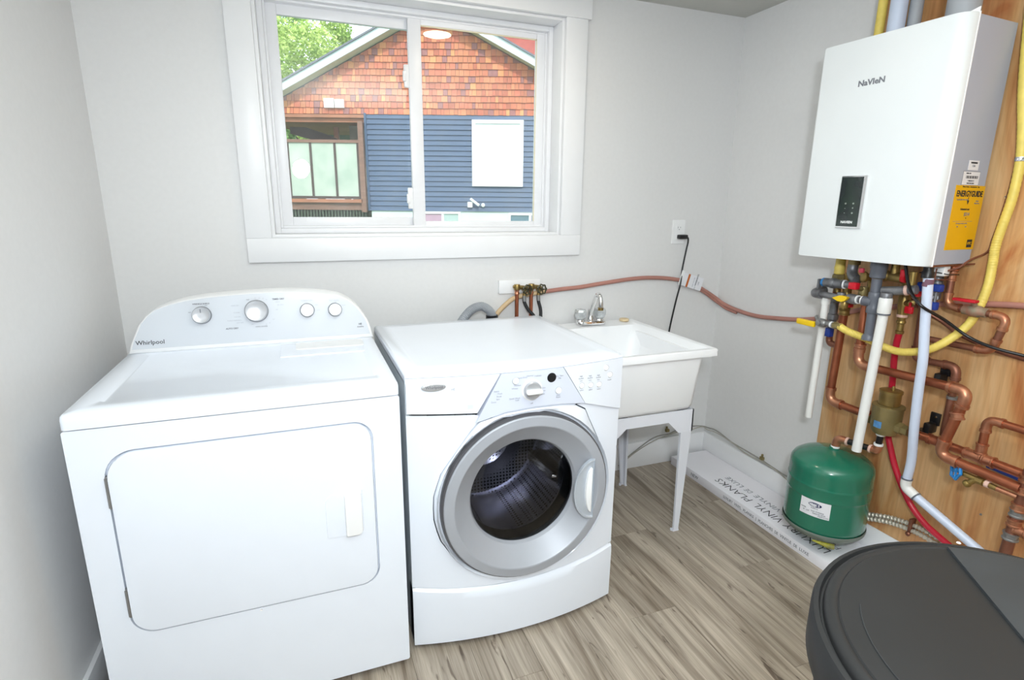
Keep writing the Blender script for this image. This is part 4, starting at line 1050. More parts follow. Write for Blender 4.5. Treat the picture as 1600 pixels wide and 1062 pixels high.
# --- red PEX with brass valve above
px = thing('red_tube', 'glossy red heating tube curving down the plywood behind the separator', 'tube', (-.07, -1.02, .23))
pp = spline([(-.118, -1.040, .942), (-.108, -1.030, .90), (-.090, -1.020, .84), (-.065, -1.013, .736), (-.050, -1.010, .616), (-.046, -1.018, .544), (-.046, -1.036, .498), (-.046, -1.064, .435), (-.046, -1.106, .366), (-.046, -1.152, .312), (-.046, -1.200, .278), (-.046, -1.242, .261), (-.046, -1.36, .22), (-.046, -1.50, .16), (-.046, -1.58, .02)], 7)
obj('tube', G().tube(pp, .0108, 14), M['pex'], px)
bv = thing('isolation_valve', 'brass isolation valve with two red handles above the red tube', 'valve', (-.12, -1.036, .94))
g = G(); g.lathe([(.0125, .0), (.0135, .004), (.0135, .010), (.0105, .012), (.0105, .035), (.0145, .038), (.0145, .044), (.0115, .048), (.0125, .060), (.0155, .062), (.0155, .080), (.0165, .084), (.0185, .10), (.0185, .124), (.015, .138), (.015, .18)], (-.12, -1.041, .938), (0, .02, 1), 18); g.cyl((-.12, -1.036, 1.045), (-.138, -1.075, 1.052), .010, seg=12); g.lathe([(.0105, 0), (.0105, .004), (.006, .006)], (-.138, -1.075, 1.052), (-.8, -.5, .1), 14)
obj('valve_body', g, M['brass'], bv)
obj('tape', G().cyl((-.12, -1.0395, .997), (-.12, -1.0395, 1.006), .0165, seg=14), M['teflon'], bv)
g = G(); g.box((-.156, -1.092, 1.018), (-.144, -1.066, 1.042), .003); g.box((-.152, -1.083, 1.038), (-.146, -1.076, 1.056), .001); obj('handle', g, M['red'], bv)
obj('handle', G().lathe([(.0135, -.010), (.0145, 0), (.0135, .012)], (-.15, -1.092, 1.090), (-.3, -1, .1), 10), M['red'], bv)
# --- yellow gas line
yg = thing('yellow_gas_line', 'yellow jacketed flexible gas line looping under and beside the heater', 'gas line', (-.04, -1.2, .89))
yp = spline([(-.238, -.905, .9445), (-.235, -.925, .936), (-.222, -.942, .927), (-.180, -.975, .908), (-.160, -1.028, .890), (-.158, -1.066, .886), (-.160, -1.106, .892), (-.155, -1.162, .913), (-.135, -1.202, .951), (-.088, -1.225, 1.004), (-.054, -1.228, 1.064), (-.044, -1.233, 1.133), (-.034, -1.227, 1.198), (-.034, -1.225, 1.25), (-.034, -1.231, 1.31), (-.034, -1.241, 1.393), (-.034, -1.241, 1.498), (-.034, -1.229, 1.59), (-.034, -1.210, 1.694), (-.034, -1.192, 1.837), (-.034, -1.18, 1.974), (-.034, -1.175, 2.14)], 7)
fin = []
for a, b in zip(yp, yp[1:]):
    for k in range(3): fin.append(a.lerp(b, k / 3))
obj('jacket', G().tube(fin, .0125, 14, True, [.0130 if i % 3 else .0122 for i in range(len(fin))]), M['csst'], yg, 30)
obj('strap', G().lathe([(.0148, -.006), (.0158, 0), (.0148, .006)], (-.034, -1.241, 1.503), (0, 0, 1), 16), M['chrome'], yg)
gv = thing('gas_cock', 'silver gas cock with long yellow lever beside the slim white pipe', 'valve', (-.24, -.86, .93))
g = G(); g.lathe([(.010, -.02), (.013, -.018), (.016, -.008), (.016, .008), (.013, .018), (.010, .02)], (-.242, -.836, .9435), (0, 1, 0), 12); g.cyl((-.242, -.854, .944), (-.240, -.885, .9445), .0095, seg=12); g.cyl((-.242, -.836, .944), (-.262, -.836, .944), .008, seg=12); g.lathe([(.010, 0), (.010, .003), (.007, .004)], (-.262, -.836, .944), (-1, 0, 0), 12); g.cyl((-.235, -.818, .946), (-.225, -.795, .958), .008, seg=10)
obj('valve_body', g, M['steel'], gv)
g = G(); g.lathe([(.0128, 0), (.0128, .016), (.0112, .018), (.0112, .030)], (-.240, -.884, .9445), (0, -1, 0), 6); obj('flare_nut', g, M['brass_dull'], gv)
obj('tape', G().cyl((-.24, -.872, .944), (-.24, -.878, .944), .0115, seg=14), M['plast'], gv)
g = G(); g.box((-.270, -.824, .925), (-.256, -.746, .9465), .0035); label_part(obj('lever', g, M['yellow'], gv), 'yellow lever'); 
# --- gas connection and iron nipples under the heater
gc = thing('gas_inlet', 'yellow jacketed gas stub with brass nut under the far end of the heater', 'fitting', (-.15, -.80, 1.10))
g = G().lathe([(.016, 0), (.0185, .004), (.0175, .016), (.019, .022), (.017, .034), (.0165, .08)], (-.15, -.802, 1.118), (0, 0, 1), 16); obj('jacket', g, M['csst'], gc, 30)
g = G().lathe([(.0215, 0), (.0225, .003), (.0225, .020), (.0185, .024)], (-.15, -.802, 1.094), (0, 0, 1), 6); obj('nut', g, M['brass_dull'], gc, 20)
g = G().cyl((-.15, -.802, 1.095), (-.15, -.805, 1.05), .013, seg=14); obj('nipple', g, M['brass'], gc)
uv = thing('unit_valve', 'grey valve with bright blue end cap below the gas stub', 'valve', (-.2, -.84, 1.08))
g = G(); g.cyl((-.2, -.791, 1.087), (-.2, -.866, 1.0895), .0165, seg=18); g.cyl((-.2, -.866, 1.0895), (-.19, -.915, 1.093), .0130, seg=14); g.lathe([(.018, -.012), (.0195, -.010), (.0195, .004), (.018, .006)], (-.2, -.822, 1.088), (0, 1, 0), 16)
obj('valve_body', g, M['iron'], uv); obj('tape', G().cyl((-.199, -.867, 1.0895), (-.198, -.872, 1.0897), .0165, seg=14), M['plast'], uv)
label_part(obj('end_cap', G().lathe([(.0165, 0), (.0165, .008), (.0145, .011)], (-.2, -.791, 1.087), (0, 1, 0), 18), M['blueface'], uv), 'bright blue end cap')
obj('lever', G().box((-.216, -.776, 1.050), (-.200, -.768, 1.098), .002), M['iron'], uv)
ip = thing('iron_nipple', 'dark iron pipe run with a street elbow poking out left of the slim pipe', 'pipe', (-.22, -.84, 1.03))
path, arcs = fillet([(-.165, -.762, 1.052), (-.215, -.760, 1.043), (-.22, -.800, 1.044)], .022); obj('elbow', G().tube(path, .0175, 16), M['iron'], ip)
obj('nipple', G().tube([(-.22, -.79, 1.044), (-.22, -.86, 1.0435), (-.22, -.955, 1.0475)], .0115, 14), M['iron'], ip)
obj('tape', G().cyl((-.22, -.790, 1.044), (-.22, -.797, 1.044), .0158, seg=14), M['plast'], ip)
g = G(); g.lathe([(.016, -.018), (.018, -.014), (.018, .012), (.0155, .018)], (-.22, -.925, 1.046), (0, 1, 0), 14); g.lathe([(.0145, -.012), (.0155, 0), (.0145, .012)], (-.22, -.880, 1.050), (0, 0, 1), 12); obj('coupling', g, M['iron'], ip)
for y in (-.944, -.962): obj('tape', G().cyl((-.22, y, 1.047), (-.22, y - .005, 1.0472), .0155, seg=14), M['plast'], ip)
yc = thing('yellow_cock', 'small yellow wing handle cock on brass body in front of the iron pipe', 'valve', (-.25, -.905, 1.01))
g = G(); lp = [(-.874, 1.045), (-.890, 1.052), (-.902, 1.057), (-.918, 1.0575), (-.934, 1.054), (-.926, 1.043), (-.914, 1.036), (-.898, 1.036), (-.886, 1.040)]
g.loops([[(-.246, a, b) for a, b in lp], [(-.258, a, b) for a, b in lp]]); label_part(obj('handle', g, M['yellow'], yc), 'yellow wing handle')
g = G(); g.cyl((-.245, -.907, 1.047), (-.20, -.900, 1.045), .008, seg=10); g.lathe([(.012, 0), (.0135, .003), (.0135, .022), (.011, .026)], (-.215, -.893, 1.008), (0, 0, 1), 14); obj('valve_body', g, M['brass'], yc)
# valve stack standing on the left copper pipe
vs = thing('service_valve', 'brass service valve with red handle standing on the left copper pipe', 'valve', (-.15, -.842, .99))
g = G(); g.lathe([(.017, 0), (.0195, .004), (.0195, .012), (.016, .016), (.018, .030), (.018, .05), (.015, .07), (.015, .14)], (-.145, -.842, .985), (0, 0, 1), 16); g.cyl((-.15, -.842, 1.03), (-.175, -.875, 1.018), .009, seg=12); obj('valve_body', g, M['brass'], vs)
obj('tape', G().lathe([(.0185, -.004), (.020, 0), (.0185, .005)], (-.145, -.842, 1.008), (0, 0, 1), 14), M['teflon'], vs)
g = G(); g.box((-.19, -.893, 1.006), (-.165, -.862, 1.024), .004); obj('handle', g, M['red'], vs)
# dark fittings between the white pipe and the left copper pipe
df = thing('union_fitting', 'dark union fitting with blue handle half hidden behind the slim white pipe', 'fitting', (-.13, -.78, .84))
g = G(); g.lathe([(.012, 0), (.016, .004), (.016, .03), (.020, .034), (.020, .052), (.015, .056), (.015, .10), (.019, .104), (.019, .13), (.013, .134)], (-.12, -.778, .905), (0, 0, 1), 12); obj('body', g, M['iron'], df)
obj('handle', G().box((-.150, -.800, .872), (-.125, -.766, .905), .005), M['blue'], df); path, _ = fillet([(-.12, -.778, .90), (-.118, -.776, .842), (-.125, -.830, .842)], .02); obj('copper_elbow', G().tube(path, .0125, 14), M['copper_old'], df)
obj('copper_stub', G().cyl((-.12, -.778, 1.038), (-.12, -.778, 1.125), .0125, seg=14), M['copper_old'], df)
# grey elbow and round brass union
ge = thing('iron_elbow', 'rough grey elbow under the heater behind the red handle', 'fitting', (-.16, -.87, 1.10))
path, _ = fillet([(-.16, -.865, 1.182), (-.165, -.862, 1.125), (-.185, -.905, 1.108)], .03); obj('elbow', G().tube(path, .0175, 16), M['iron'], ge); obj('nipple', G().lathe([(.020, 0), (.020, .022)], (-.16, -.865, 1.160), (0, 0, 1), 14), M['brass_dull'], ge)
bu = thing('pressure_gauge', 'round brass gauge-like union with small pink red tab below the heater', 'fitting', (-.2, -.945, 1.10))
g = G(); g.lathe([(.017, 0), (.019, .004), (.019, .010), (.014, .013), (.004, .014)], (-.195, -.943, 1.125), (-.9, .35, .05), 18); g.cyl((-.195, -.943, 1.125), (-.14, -.955, 1.125), .013, seg=14); g.lathe([(.013, 0), (.015, .004), (.015, .05), (.012, .055)], (-.165, -.948, 1.06), (0, 0, 1), 14); obj('union_body', g, M['brass'], bu)
obj('tab', G().box((-.215, -.943, 1.140), (-.205, -.927, 1.156), .002), mat('pink_red', (206, 70, 90), .4), bu)
rh = thing('red_handle_valve', 'small valve with a bright red rectangular handle between iron elbow and yellow cock', 'valve', (-.23, -.93, 1.07))
obj('handle', G().box((-.250, -.952, 1.083), (-.226, -.922, 1.107), .004), M['red'], rh); g = G(); g.cyl((-.236, -.938, 1.090), (-.18, -.940, 1.078), .008, seg=10); g.lathe([(.014, 0), (.0155, .006), (.0135, .03)], (-.19, -.938, 1.060), (0, 0, 1), 12); obj('valve_body', g, M['brass_dull'], rh)
# grey plastic condensate stack
gs = thing('condensate_trap', 'dark grey plastic stack of fittings hanging under the heater centre', 'pipe', (-.21, -.998, .92))
g = G(); g.lathe([(.0215, 0), (.0215, .012), (.0165, .020), (.0145, .022)], (-.21, -.9995, .914), (0, 0, 1), 20); g.lathe([(.0152, 0), (.0152, .085)], (-.21, -.9995, .930), (0, .02, 1), 20); obj('lower_tube', g, M['greypvc'], gs)
g = G(); g.lathe([(.0185, 0), (.0205, .003), (.0205, .020), (.0195, .024), (.0195, .050), (.0205, .054), (.0205, .070), (.0185, .073)], (-.21, -.998, 1.008), (0, 0, 1), 20); g.cyl((-.215, -.995, 1.045), (-.22, -.965, 1.047), .017, seg=18); obj('tee', g, M['greypvc'], gs)
g = G(); g.cyl((-.21, -.9965, 1.078), (-.21, -.995, 1.132), .0160, seg=20); obj('middle_tube', g, M['greypvc'], gs)
g = G(); g.lathe([(.020, 0), (.0245, .004), (.0245, .030), (.0265, .036), (.0265, .058)], (-.21, -.995, 1.128), (0, 0, 1), 20); obj('adapter', g, M['greypvc'], gs)
obj('clamp_ring', G().lathe([(.0185, -.003), (.0192, 0), (.0185, .003)], (-.21, -.9955, 1.130), (0, 0, 1), 18), M['brass'], gs)
# relief valve and iron pipe into the middle white pipe
rv = thing('relief_valve', 'brass relief valve with red knob above the rough iron cross pipe', 'valve', (-.18, -1.05, 1.08))
g = G(); g.cyl((-.18, -1.008, 1.137), (-.18, -1.062, 1.134), .0165, seg=18); g.lathe([(.018, 0), (.0195, .004), (.0195, .010), (.012, .013)], (-.18, -1.010, 1.137), (-.6, .8, 0), 18); g.lathe([(.013, 0), (.013, .04)], (-.18, -1.03, 1.145), (0, 0, 1), 12); g.lathe([(.012, 0), (.012, .06)], (-.18, -1.092, 1.10), (0, 0, 1), 12); obj('valve_body', g, M['brass'], rv)
g = G(); g.lathe([(.0145, 0), (.016, .006), (.014, .014)], (-.185, -1.064, 1.135), (-.2, -1, .05), 8); g.box((-.20, -1.078, 1.140), (-.185, -1.060, 1.166), .004); label_part(obj('knob', g, M['red'], rv), 'red test knob')
g = G(); g.tube([(-.205, -1.018, 1.088), (-.20, -1.060, 1.094), (-.19, -1.118, 1.106)], .0150, 16); g.lathe([(.017, 0), (.018, .004), (.018, .018), (.015, .022)], (-.218, -1.042, 1.064), (0, 0, 1), 14); obj('iron_pipe', g, M['iron'], rv); obj('tape', G().cyl((-.196, -1.086, 1.0995), (-.194, -1.095, 1.101), .0172, seg=14), M['teflon'], rv)
# blue handled valve at the cold line
bl = thing('cold_valve', 'valve with two dark blue handles beside the bluish drain pipe', 'valve', (-.11, -1.13, 1.04))
g = G(); g.lathe([(.013, 0), (.016, .004), (.016, .02), (.018, .03), (.018, .05), (.015, .06), (.015, .10)], (-.10, -1.120, 1.070), (0, 0, 1), 14); g.cyl((-.10, -1.12, 1.078), (-.125, -1.138, 1.080), .008, seg=10); g.tube([(-.125, -1.138, 1.115), (-.128, -1.139, 1.06)], .0045, 8); obj('valve_body', g, M['iron'], bl)
obj('handle', G().box((-.140, -1.156, 1.100), (-.118, -1.124, 1.124), .004), M['blue'], bl); obj('handle', G().box((-.138, -1.152, 1.040), (-.120, -1.126, 1.066), .004), M['blue'], bl); obj('handle', G().box((-.165, -1.122, 1.098), (-.145, -1.098, 1.128), .004), M['blue'], bl)
wc = thing('junction_box', 'small white box with thin wires under the near end of the heater', 'box', (-.14, -1.15, 1.155))
obj('housing', G().box((-.158, -1.168, 1.153), (-.128, -1.128, 1.186), .003), M['plast'], wc)
obj('wire', G().tube([(-.165, -1.10, 1.158), (-.162, -1.155, 1.164), (-.150, -1.175, 1.160), (-.10, -1.178, 1.158)], .0018, 6), M['black'], wc); obj('wire', G().tube([(-.162, -1.148, 1.176), (-.163, -1.148, 1.142), (-.12, -1.150, 1.138), (-.09, -1.152, 1.141)], .0022, 6), M['copper_old'], wc)
# --- separator
se_ = thing('air_separator', 'round brass air separator with domed top, left of the drain pipe', 'separator', (-.13, -1.058, .58))
g = G(); g.lathe([(.022, .002), (.036, .004), (.042, .014), (.0465, .030), (.0480, .100), (.0505, .101), (.0505, .108), (.030, .110)], (-.13, -1.057, .575), (0, 0, 1), 32); obj('body', g, M['brass_dull'], se_)
g = G(); g.lathe([(.030, 0), (.0335, .004), (.0335, .046), (.036, .047), (.036, .055), (.030, .057), (.006, .058)], (-.13, -1.057, .683), (0, 0, 1), 28); cap_ = obj('vent_cap', g, M['brass'], se_); obj('vent_stem', G().lathe([(.005, 0), (.006, .008), (.004, .016)], (-.135, -1.066, .740), (0, 0, 1), 12), M['brass'], cap_)
g = G(); g.lathe([(.0215, 0), (.0215, .018), (.018, .020), (.018, .040)], (-.13, -1.100, .615), (0, -1, 0), 6); obj('port', g, M['brass_dull'], se_); g = G(); g.lathe([(.0205, 0), (.0205, .018), (.017, .020)], (-.13, -1.006, .612), (0, 1, 0), 6); obj('port', g, M['brass_dull'], se_)
g = G(); lp = []
for k in range(7): a = math.radians(155 + k * 9); lp.append((math.cos(a), math.sin(a)))
lp = [(math.cos(math.radians(a)), math.sin(math.radians(a))) for a in (168, 176, 184, 192, 200)]
lb = lambda r, z: [(-.13 + r * a, -1.057 + r * b, z) for a, b in lp]
b_ = bmesh.new(); o_ = [b_.verts.new(p) for p in lb(.0484, .606)]; i_ = [b_.verts.new(p) for p in lb(.0487, .630)]
for k in range(4): b_.faces.new((o_[k], o_[k + 1], i_[k + 1], i_[k]))
obj('blue_label', b_, mat('pale_blue_label', (96, 152, 196), .5, col2=(60, 110, 170), scale=60), se_)
tn = thing('tank_connector', 'dark nipple and two bronze elbows joining the separator to the green tank', 'pipe', (-.14, -1.0, .47))
e1, _ = fillet([(-.134, -1.0485, .528), (-.136, -1.048, .505), (-.141, -1.022, .5045)], .016); obj('elbow', G().tube(e1, .0145, 14), M['fit'], tn); e2, _ = fillet([(-.158, -.950, .503), (-.167, -.915, .503), (-.1695, -.912, .470)], .022); obj('elbow', G().tube(e2, .0150, 14), M['fit'], tn)
obj('nipple', G().cyl((-.141, -1.024, .5045), (-.158, -.948, .503), .0112, seg=14), M['black'], tn); obj('nipple', G().cyl((-.132, -1.0485, .575), (-.134, -1.0485, .524), .0110, seg=14), M['black'], tn)
for p, d in (((-.1395, -1.027, .5045), (-.2, 1, 0)), ((-.1585, -.949, .503), (-.2, 1, 0)), ((-.134, -1.0485, .530), (0, 0, 1)), ((-.132, -1.0485, .569), (0, 0, 1)), ((-.1695, -.912, .468), (0, 0, 1))): obj('tape', G().lathe([(.0152, -.004), (.0160, 0), (.0152, .004)], p, d, 14), M['teflon'] if d[2] == 0 else M['plast'], tn)
# --- expansion tank
TX, TY = -.168, -.908
tk = thing('expansion_tank', 'green round expansion tank hanging over the flooring carton', 'tank', (TX, TY, .10))
g = G(); g.lathe([(.02, .008), (.08, .014), (.118, .030), (.138, .050), (.1445, .072), (.1445, .076), (.1445, .185), (.1445, .194), (.1452, .1965), (.1462, .199), (.1462, .202), (.1458, .205), (.1458, .238), (.1466, .241), (.1466, .2445), (.1452, .2475), (.1445, .251), (.1445, .285), (.1445, .296), (.1425, .310), (.135, .323), (.117, .336), (.085, .349), (.05, .359), (.018, .364), (.018, .372)], (TX, TY, .095), (0, 0, 1), 48); shell = obj('shell', g, M['green'], tk, 60)
g = G(); g.lathe([(.134, .036), (.1465, .050), (.148, .060), (.1462, .064)], (TX, TY, .095), (0, 0, 1), 48, False); obj('bottom_rim', g, mat('worn_rim', (110, 120, 112), .5), tk, 60)


def curved(name, a0, a1, z0, z1, r, m, parent, n=10):
    b = bmesh.new(); A = [b.verts.new((TX + r * math.cos(a0 + (a1 - a0) * k / n), TY + r * math.sin(a0 + (a1 - a0) * k / n), z0)) for k in range(n + 1)]; B = [b.verts.new((v.co.x, v.co.y, z1)) for v in A]
    for k in range(n): b.faces.new((A[k], A[k + 1], B[k + 1], B[k]))
    return obj(name, b, m, parent)


AC = math.radians(204); LZ = .0215
lb_ = curved('label', AC - .36, AC + .36, .205 + LZ, .270 + LZ, .1462, M['paper'], tk); label_part(lb_, 'white paper label with dark oval logo')
b = bmesh.new(); vs_ = [b.verts.new((TX + .1466 * math.cos(AC + .16 * math.cos(t)), TY + .1466 * math.sin(AC + .16 * math.cos(t)), .2525 + LZ + .0088 * math.sin(t))) for t in [2 * PI * k / 28 for k in range(28)]]; b.faces.new(vs_); obj('logo_oval', b, mat('navy_ink', (26, 36, 84), .5), lb_)
rad = V((math.cos(AC), math.sin(AC), 0)); tang = V((-rad.y, rad.x, 0)) 
def tt(s, da, z, size, m, bold=0.0): 
    a = AC + da; rd = V((math.cos(a), math.sin(a), 0)); return text(s, size, m, lb_, V((TX, TY, z + LZ)) + rd * .1474, V((-rd.y, rd.x, 0)), (0, 0, 1), bold=bold)
for k, ch in enumerate('WMKS'): tt(ch, (-.098 + k * .064), .2525, .0125, M['paper'], .0003)
for da, z, s in ((0, .239, 'THERM-X'), (-.26, .232, 'MODEL'), (-.15, .222, 'LOT'), (.08, .227, 'MAX. WORKING'), (.12, .219, 'PRESSURE 100 PSI'), (.22, .212, 'MADE IN USA'), (-.25, .222, '30')): tt(s, da, z, .0058, M['ink'])
g = G(); a = math.radians(226); pb = V((TX + .128 * math.cos(a), TY + .128 * math.sin(a), .124)); t1 = V((-math.sin(a), math.cos(a), 0)); g.tube([pb - t1 * .045, pb - t1 * .02 + V((0, 0, -.004)), pb + t1 * .012 + V((0, 0, -.010)), pb + t1 * .03 + V((0, 0, -.009))], .010, 8, True, [.003, .006, .011, .010])
vt = tag(obj('valve_tag', g, mat('yellow_green_tag', (190, 184, 50), .4, col2=(110, 110, 70), scale=30)), 'crumpled yellow tag hanging from the bottom of the green tank', 'tag')
# --- cables and conduits
tag(obj('black_cable', G().tube(spline([(-.205, -1.075, 1.19), (-.205, -1.083, 1.165), (-.215, -1.105, 1.122), (-.238, -1.140, 1.092), (-.243, -1.180, 1.062), (-.165, -1.200, 1.022), (-.122, -1.250, .976), (-.112, -1.316, .956), (-.08, -1.399, .943), (-.03, -1.55, .92), (-.02, -1.72, .91), (-.018, -2.0, .905)], 7), .0048, 10), M['black']), 'black cable leaving the heater and crossing in front of the drain pipe', 'cable')
tag(obj('brown_wire', G().tube(spline([(-.017, -1.224, 1.53), (-.017, -1.226, 1.50), (-.017, -1.222, 1.47), (-.017, -1.219, 1.404), (-.017, -1.211, 1.322), (-.017, -1.204, 1.268), (-.03, -1.204, 1.229), (-.10, -1.202, 1.207), (-.13, -1.19, 1.182), (-.14, -1.16, 1.168)], 6), .0034, 8), M['copper_old']), 'thin brown wire running down beside the heater next to the yellow line', 'wire')
g = G().lathe([(.0055, 0), (.007, .003), (.004, .006)], (-.012, -1.215, 1.395), (-1, 0, 0), 10); tag(obj('wire_staple', g, M['chrome']), 'shiny staple holding the brown wire on the plywood', 'staple')
for i, (pts, lab) in enumerate(([[(-.022, -.95, .179), (-.022, -.979, .186), (-.022, -1.059, .218), (-.022, -1.136, .236), (-.022, -1.21, .240), (-.022, -1.33, .225)], 'upper flexible steel conduit behind the green tank'], [[(-.024, -.95, .160), (-.024, -.979, .168), (-.026, -1.059, .200), (-.026, -1.136, .216), (-.026, -1.21, .218), (-.026, -1.33, .200)], 'lower flexible steel conduit behind the green tank'])):
    sp_ = spline(pts, 12); fin = []
    for a, b in zip(sp_, sp_[1:]):
        for k in range(2): fin.append(a.lerp(b, k / 2))
    tag(obj('steel_conduit', G().tube(fin, .0085, 10, True, [.0095 if i_ % 4 < 2 else .0066 for i_ in range(len(fin))]), mat('conduit_steel', (196, 190, 176), .4, .4), None, 8), lab, 'conduit')
g = G(); g.box((-.036, -1.152, .205), (-.012, -1.140, .262), .002); g.lathe([(.008, 0), (.009, .004), (.005, .008)], (-.036, -1.147, .204), (-1, 0, 0), 10); tag(obj('conduit_strap', g, M['copper_old']), 'brown strap pinning the two steel conduits to the plywood', 'strap')
g = G().lathe([(.004, 0), (.003, .003)], (-.012, -1.335, .386), (-1, 0, 0), 10); tag(obj('nail_head', g, M['steel']), 'nail head in the plywood below the drain valve', 'nail')

# ================================================================= BARREL
BX, BY, BZ, BR = -1.294, -2.064, .88, .2515
br = thing('salt_tank', 'dark grey round plastic tank with a flat lid, near the camera', 'tank', (BX, BY, 0))
g = G(); g.lathe([(.20, 0), (.212, .004), (.214, .02), (.236, .80), (.2385, .815), (.2385, .83)], (BX, BY, 0), (0, 0, 1), 72); obj('tank_body', g, M['barrel'], br, 50)
g = G(); g.lathe([(.238, .806), (.2485, .810), (.2515, .818), (.2515, .866), (.2490, .872), (.2435, .873), (.2410, .8675), (.2385, .8675), (.2365, .8745), (.232, .8780), (.226, .8785), (.223, .8770), (.221, .8790), (.17, .8795), (.002, .8800)], (BX, BY, 0), (0, 0, 1), 96, False); lid = obj('lid', g, M['lid'], br, 40)
# raised hinged section of the lid (beyond a straight fold)
p0 = V((-1.1746, -1.8455)); p1 = V((-1.3052, -2.0205)); dd = (p1 - p0).normalized(); nn = V((dd.y, -dd.x))
if (V((BX + .2, BY)) - p0).dot(nn) < 0: nn = -nn
poly = []
for k in range(181):
    a = 2 * PI * k / 180; q = V((BX + .2225 * math.cos(a), BY + .2225 * math.sin(a)))
    if (q - p0).dot(nn) > 0: poly.append(q)
hull = sorted(poly, key=lambda q: (q - V((BX, BY))).angle_signed(nn) if (q - V((BX, BY))).length > 0 else 0)
g = G(); g.loops([[(q.x, q.y, .8785) for q in hull], [(q.x, q.y, .8822) for q in hull], [((q.x - BX) * .99 + BX, (q.y - BY) * .99 + BY, .8835) for q in hull]])
obj('lid_flap', g, M['lid2'], lid, 30)
obj('lid_speck', G().lathe([(.003, 0), (.002, .001)], (-1.165, -1.868, .8835), (0, 0, 1), 8), M['plast'], lid)
g = G(); pts = [(BX + .199 * math.cos(math.radians(a)), BY + .199 * math.sin(math.radians(a)), .8800) for a in range(128, 168, 4)]; g.tube(pts, .0007, 5); obj('embossed_arc', g, M['lid2'], lid)
# ================================================================= OUTSIDE
HX, HY = .35580841, .93455892
RX, RY = .93455892, -.35580841
CX_, CY_ = -2.03390, -2.30152


def hp_(s, d, z): return (CX_ + HX * d + RX * s, CY_ + HY * d + RY * s, z)


def hbox(g, s0, s1, d0, d1, z0, z1):
    g.loops([[hp_(s0, d0, z0), hp_(s1, d0, z0), hp_(s1, d1, z0), hp_(s0, d1, z0)], [hp_(s0, d0, z1), hp_(s1, d0, z1), hp_(s1, d1, z1), hp_(s0, d1, z1)]]); return g


gr = struct('ground', G().box((-40, .3, -.3), (40, 60, .35)), M['grass'])
D0 = 12.0
hs_ = thing('neighbour_house', 'neighbouring house with cedar shingle gable, blue grey siding and timber porch', 'house', hp_(-1.6, D0, .35))
PK, PZ, SL = -1.62, 5.02, .512     # apex and slope of the shingle edge
gable = lambda s: PZ - SL * abs(s - PK)
# sheathing behind shingles, siding and foundation
SR = 2.2
g = G(); lp = [(-4.95, 3.13), (SR, 3.17), (SR, gable(SR)), (PK, PZ), (-4.95, gable(-4.95))]
g.loops([[hp_(a, D0 + .06, b) for a, b in lp], [hp_(a, D0 + .30, b) for a, b in lp]]); obj('gable_wall', g, M['wood'], hs_)
# shingles: one stuff mesh with a tone per shingle
b = bmesh.new(); tone = b.faces.layers.float_color.new('tone') if hasattr(b.faces.layers, 'float_color') else None
cl_ = b.loops.layers.float_color.new('tone'); CH = .123; z = 3.13; row = 0
while z < PZ:
    s = -4.95 - (row % 2) * .05
    while s < SR:
        w_ = random.uniform(.055, .135); s1_ = s + w_ - .006; top_ = z + CH + .01
        mid = (s + s1_) / 2
        if gable(mid) > z + .03 and s1_ > -4.9:
            tz_ = [min(top_, gable(q)) for q in (s, s1_)]
            if min(tz_) > z + .01:
                jit = random.uniform(0, .004); lowz = z + random.uniform(-.004, .004)
                f = [hp_(s, D0 + .012 + jit, lowz), hp_(s1_, D0 + .012 + jit, lowz), hp_(s1_, D0 + .045, tz_[1]), hp_(s, D0 + .045, tz_[0])]
                k_ = [hp_(s, D0 + .05, lowz), hp_(s1_, D0 + .05, lowz), hp_(s1_, D0 + .06, tz_[1]), hp_(s, D0 + .06, tz_[0])]
                vf = [b.verts.new(p) for p in f]; vb = [b.verts.new(p) for p in k_]
                fs = [b.faces.new(vf)] + [b.faces.new((vf[i], vb[i], vb[(i + 1) % 4], vf[(i + 1) % 4])) for i in range(4)]
                u_ = random.random(); v_ = random.uniform(.78, 1.1)
                c_ = (lin(190 + 20 * u_) * v_, lin(104 + 30 * u_) * v_, lin(78 + 14 * u_) * v_, 1)
                if random.random() < .12: c_ = (lin(150), lin(98), lin(96), 1)
                if random.random() < .06: c_ = (lin(214), lin(144), lin(92), 1)
                for f_ in fs:
                    for l_ in f_.loops: l_[cl_] = c_
        s += w_
    z += CH; row += 1
sh_ = obj('shingles', b, M['shingle'], hs_, 20, 'stuff')
# siding boards
g = G(); hbox(g, -3.04, SR, D0 + .06, D0 + .3, 1.22, 3.16); obj('siding_wall', g, M['siding'], hs_)
nb = 19; hgt = (3.15 - 1.215) / nb
for k in range(nb):
    z0 = 1.215 + k * hgt; b = G()
    lo = [hp_(-3.04, D0 + .014, z0), hp_(SR, D0 + .014, z0), hp_(SR, D0 + .05, z0), hp_(-3.04, D0 + .05, z0)]
    hi = [hp_(-3.04, D0 + .040, z0 + hgt), hp_(SR, D0 + .040, z0 + hgt), hp_(SR, D0 + .055, z0 + hgt), hp_(-3.04, D0 + .055, z0 + hgt)]
    b.loops([lo, hi]); obj('siding_board', b, M['siding'], hs_, 20)
obj('corner_trim', hbox(G(), -3.075, -3.03, D0 - .005, D0 + .2, 1.215, 3.15), M['siding'], hs_)
obj('foundation', hbox(G(), -3.02, SR, D0 + .05, D0 + .3, .35, 1.215), M['conc'], hs_)
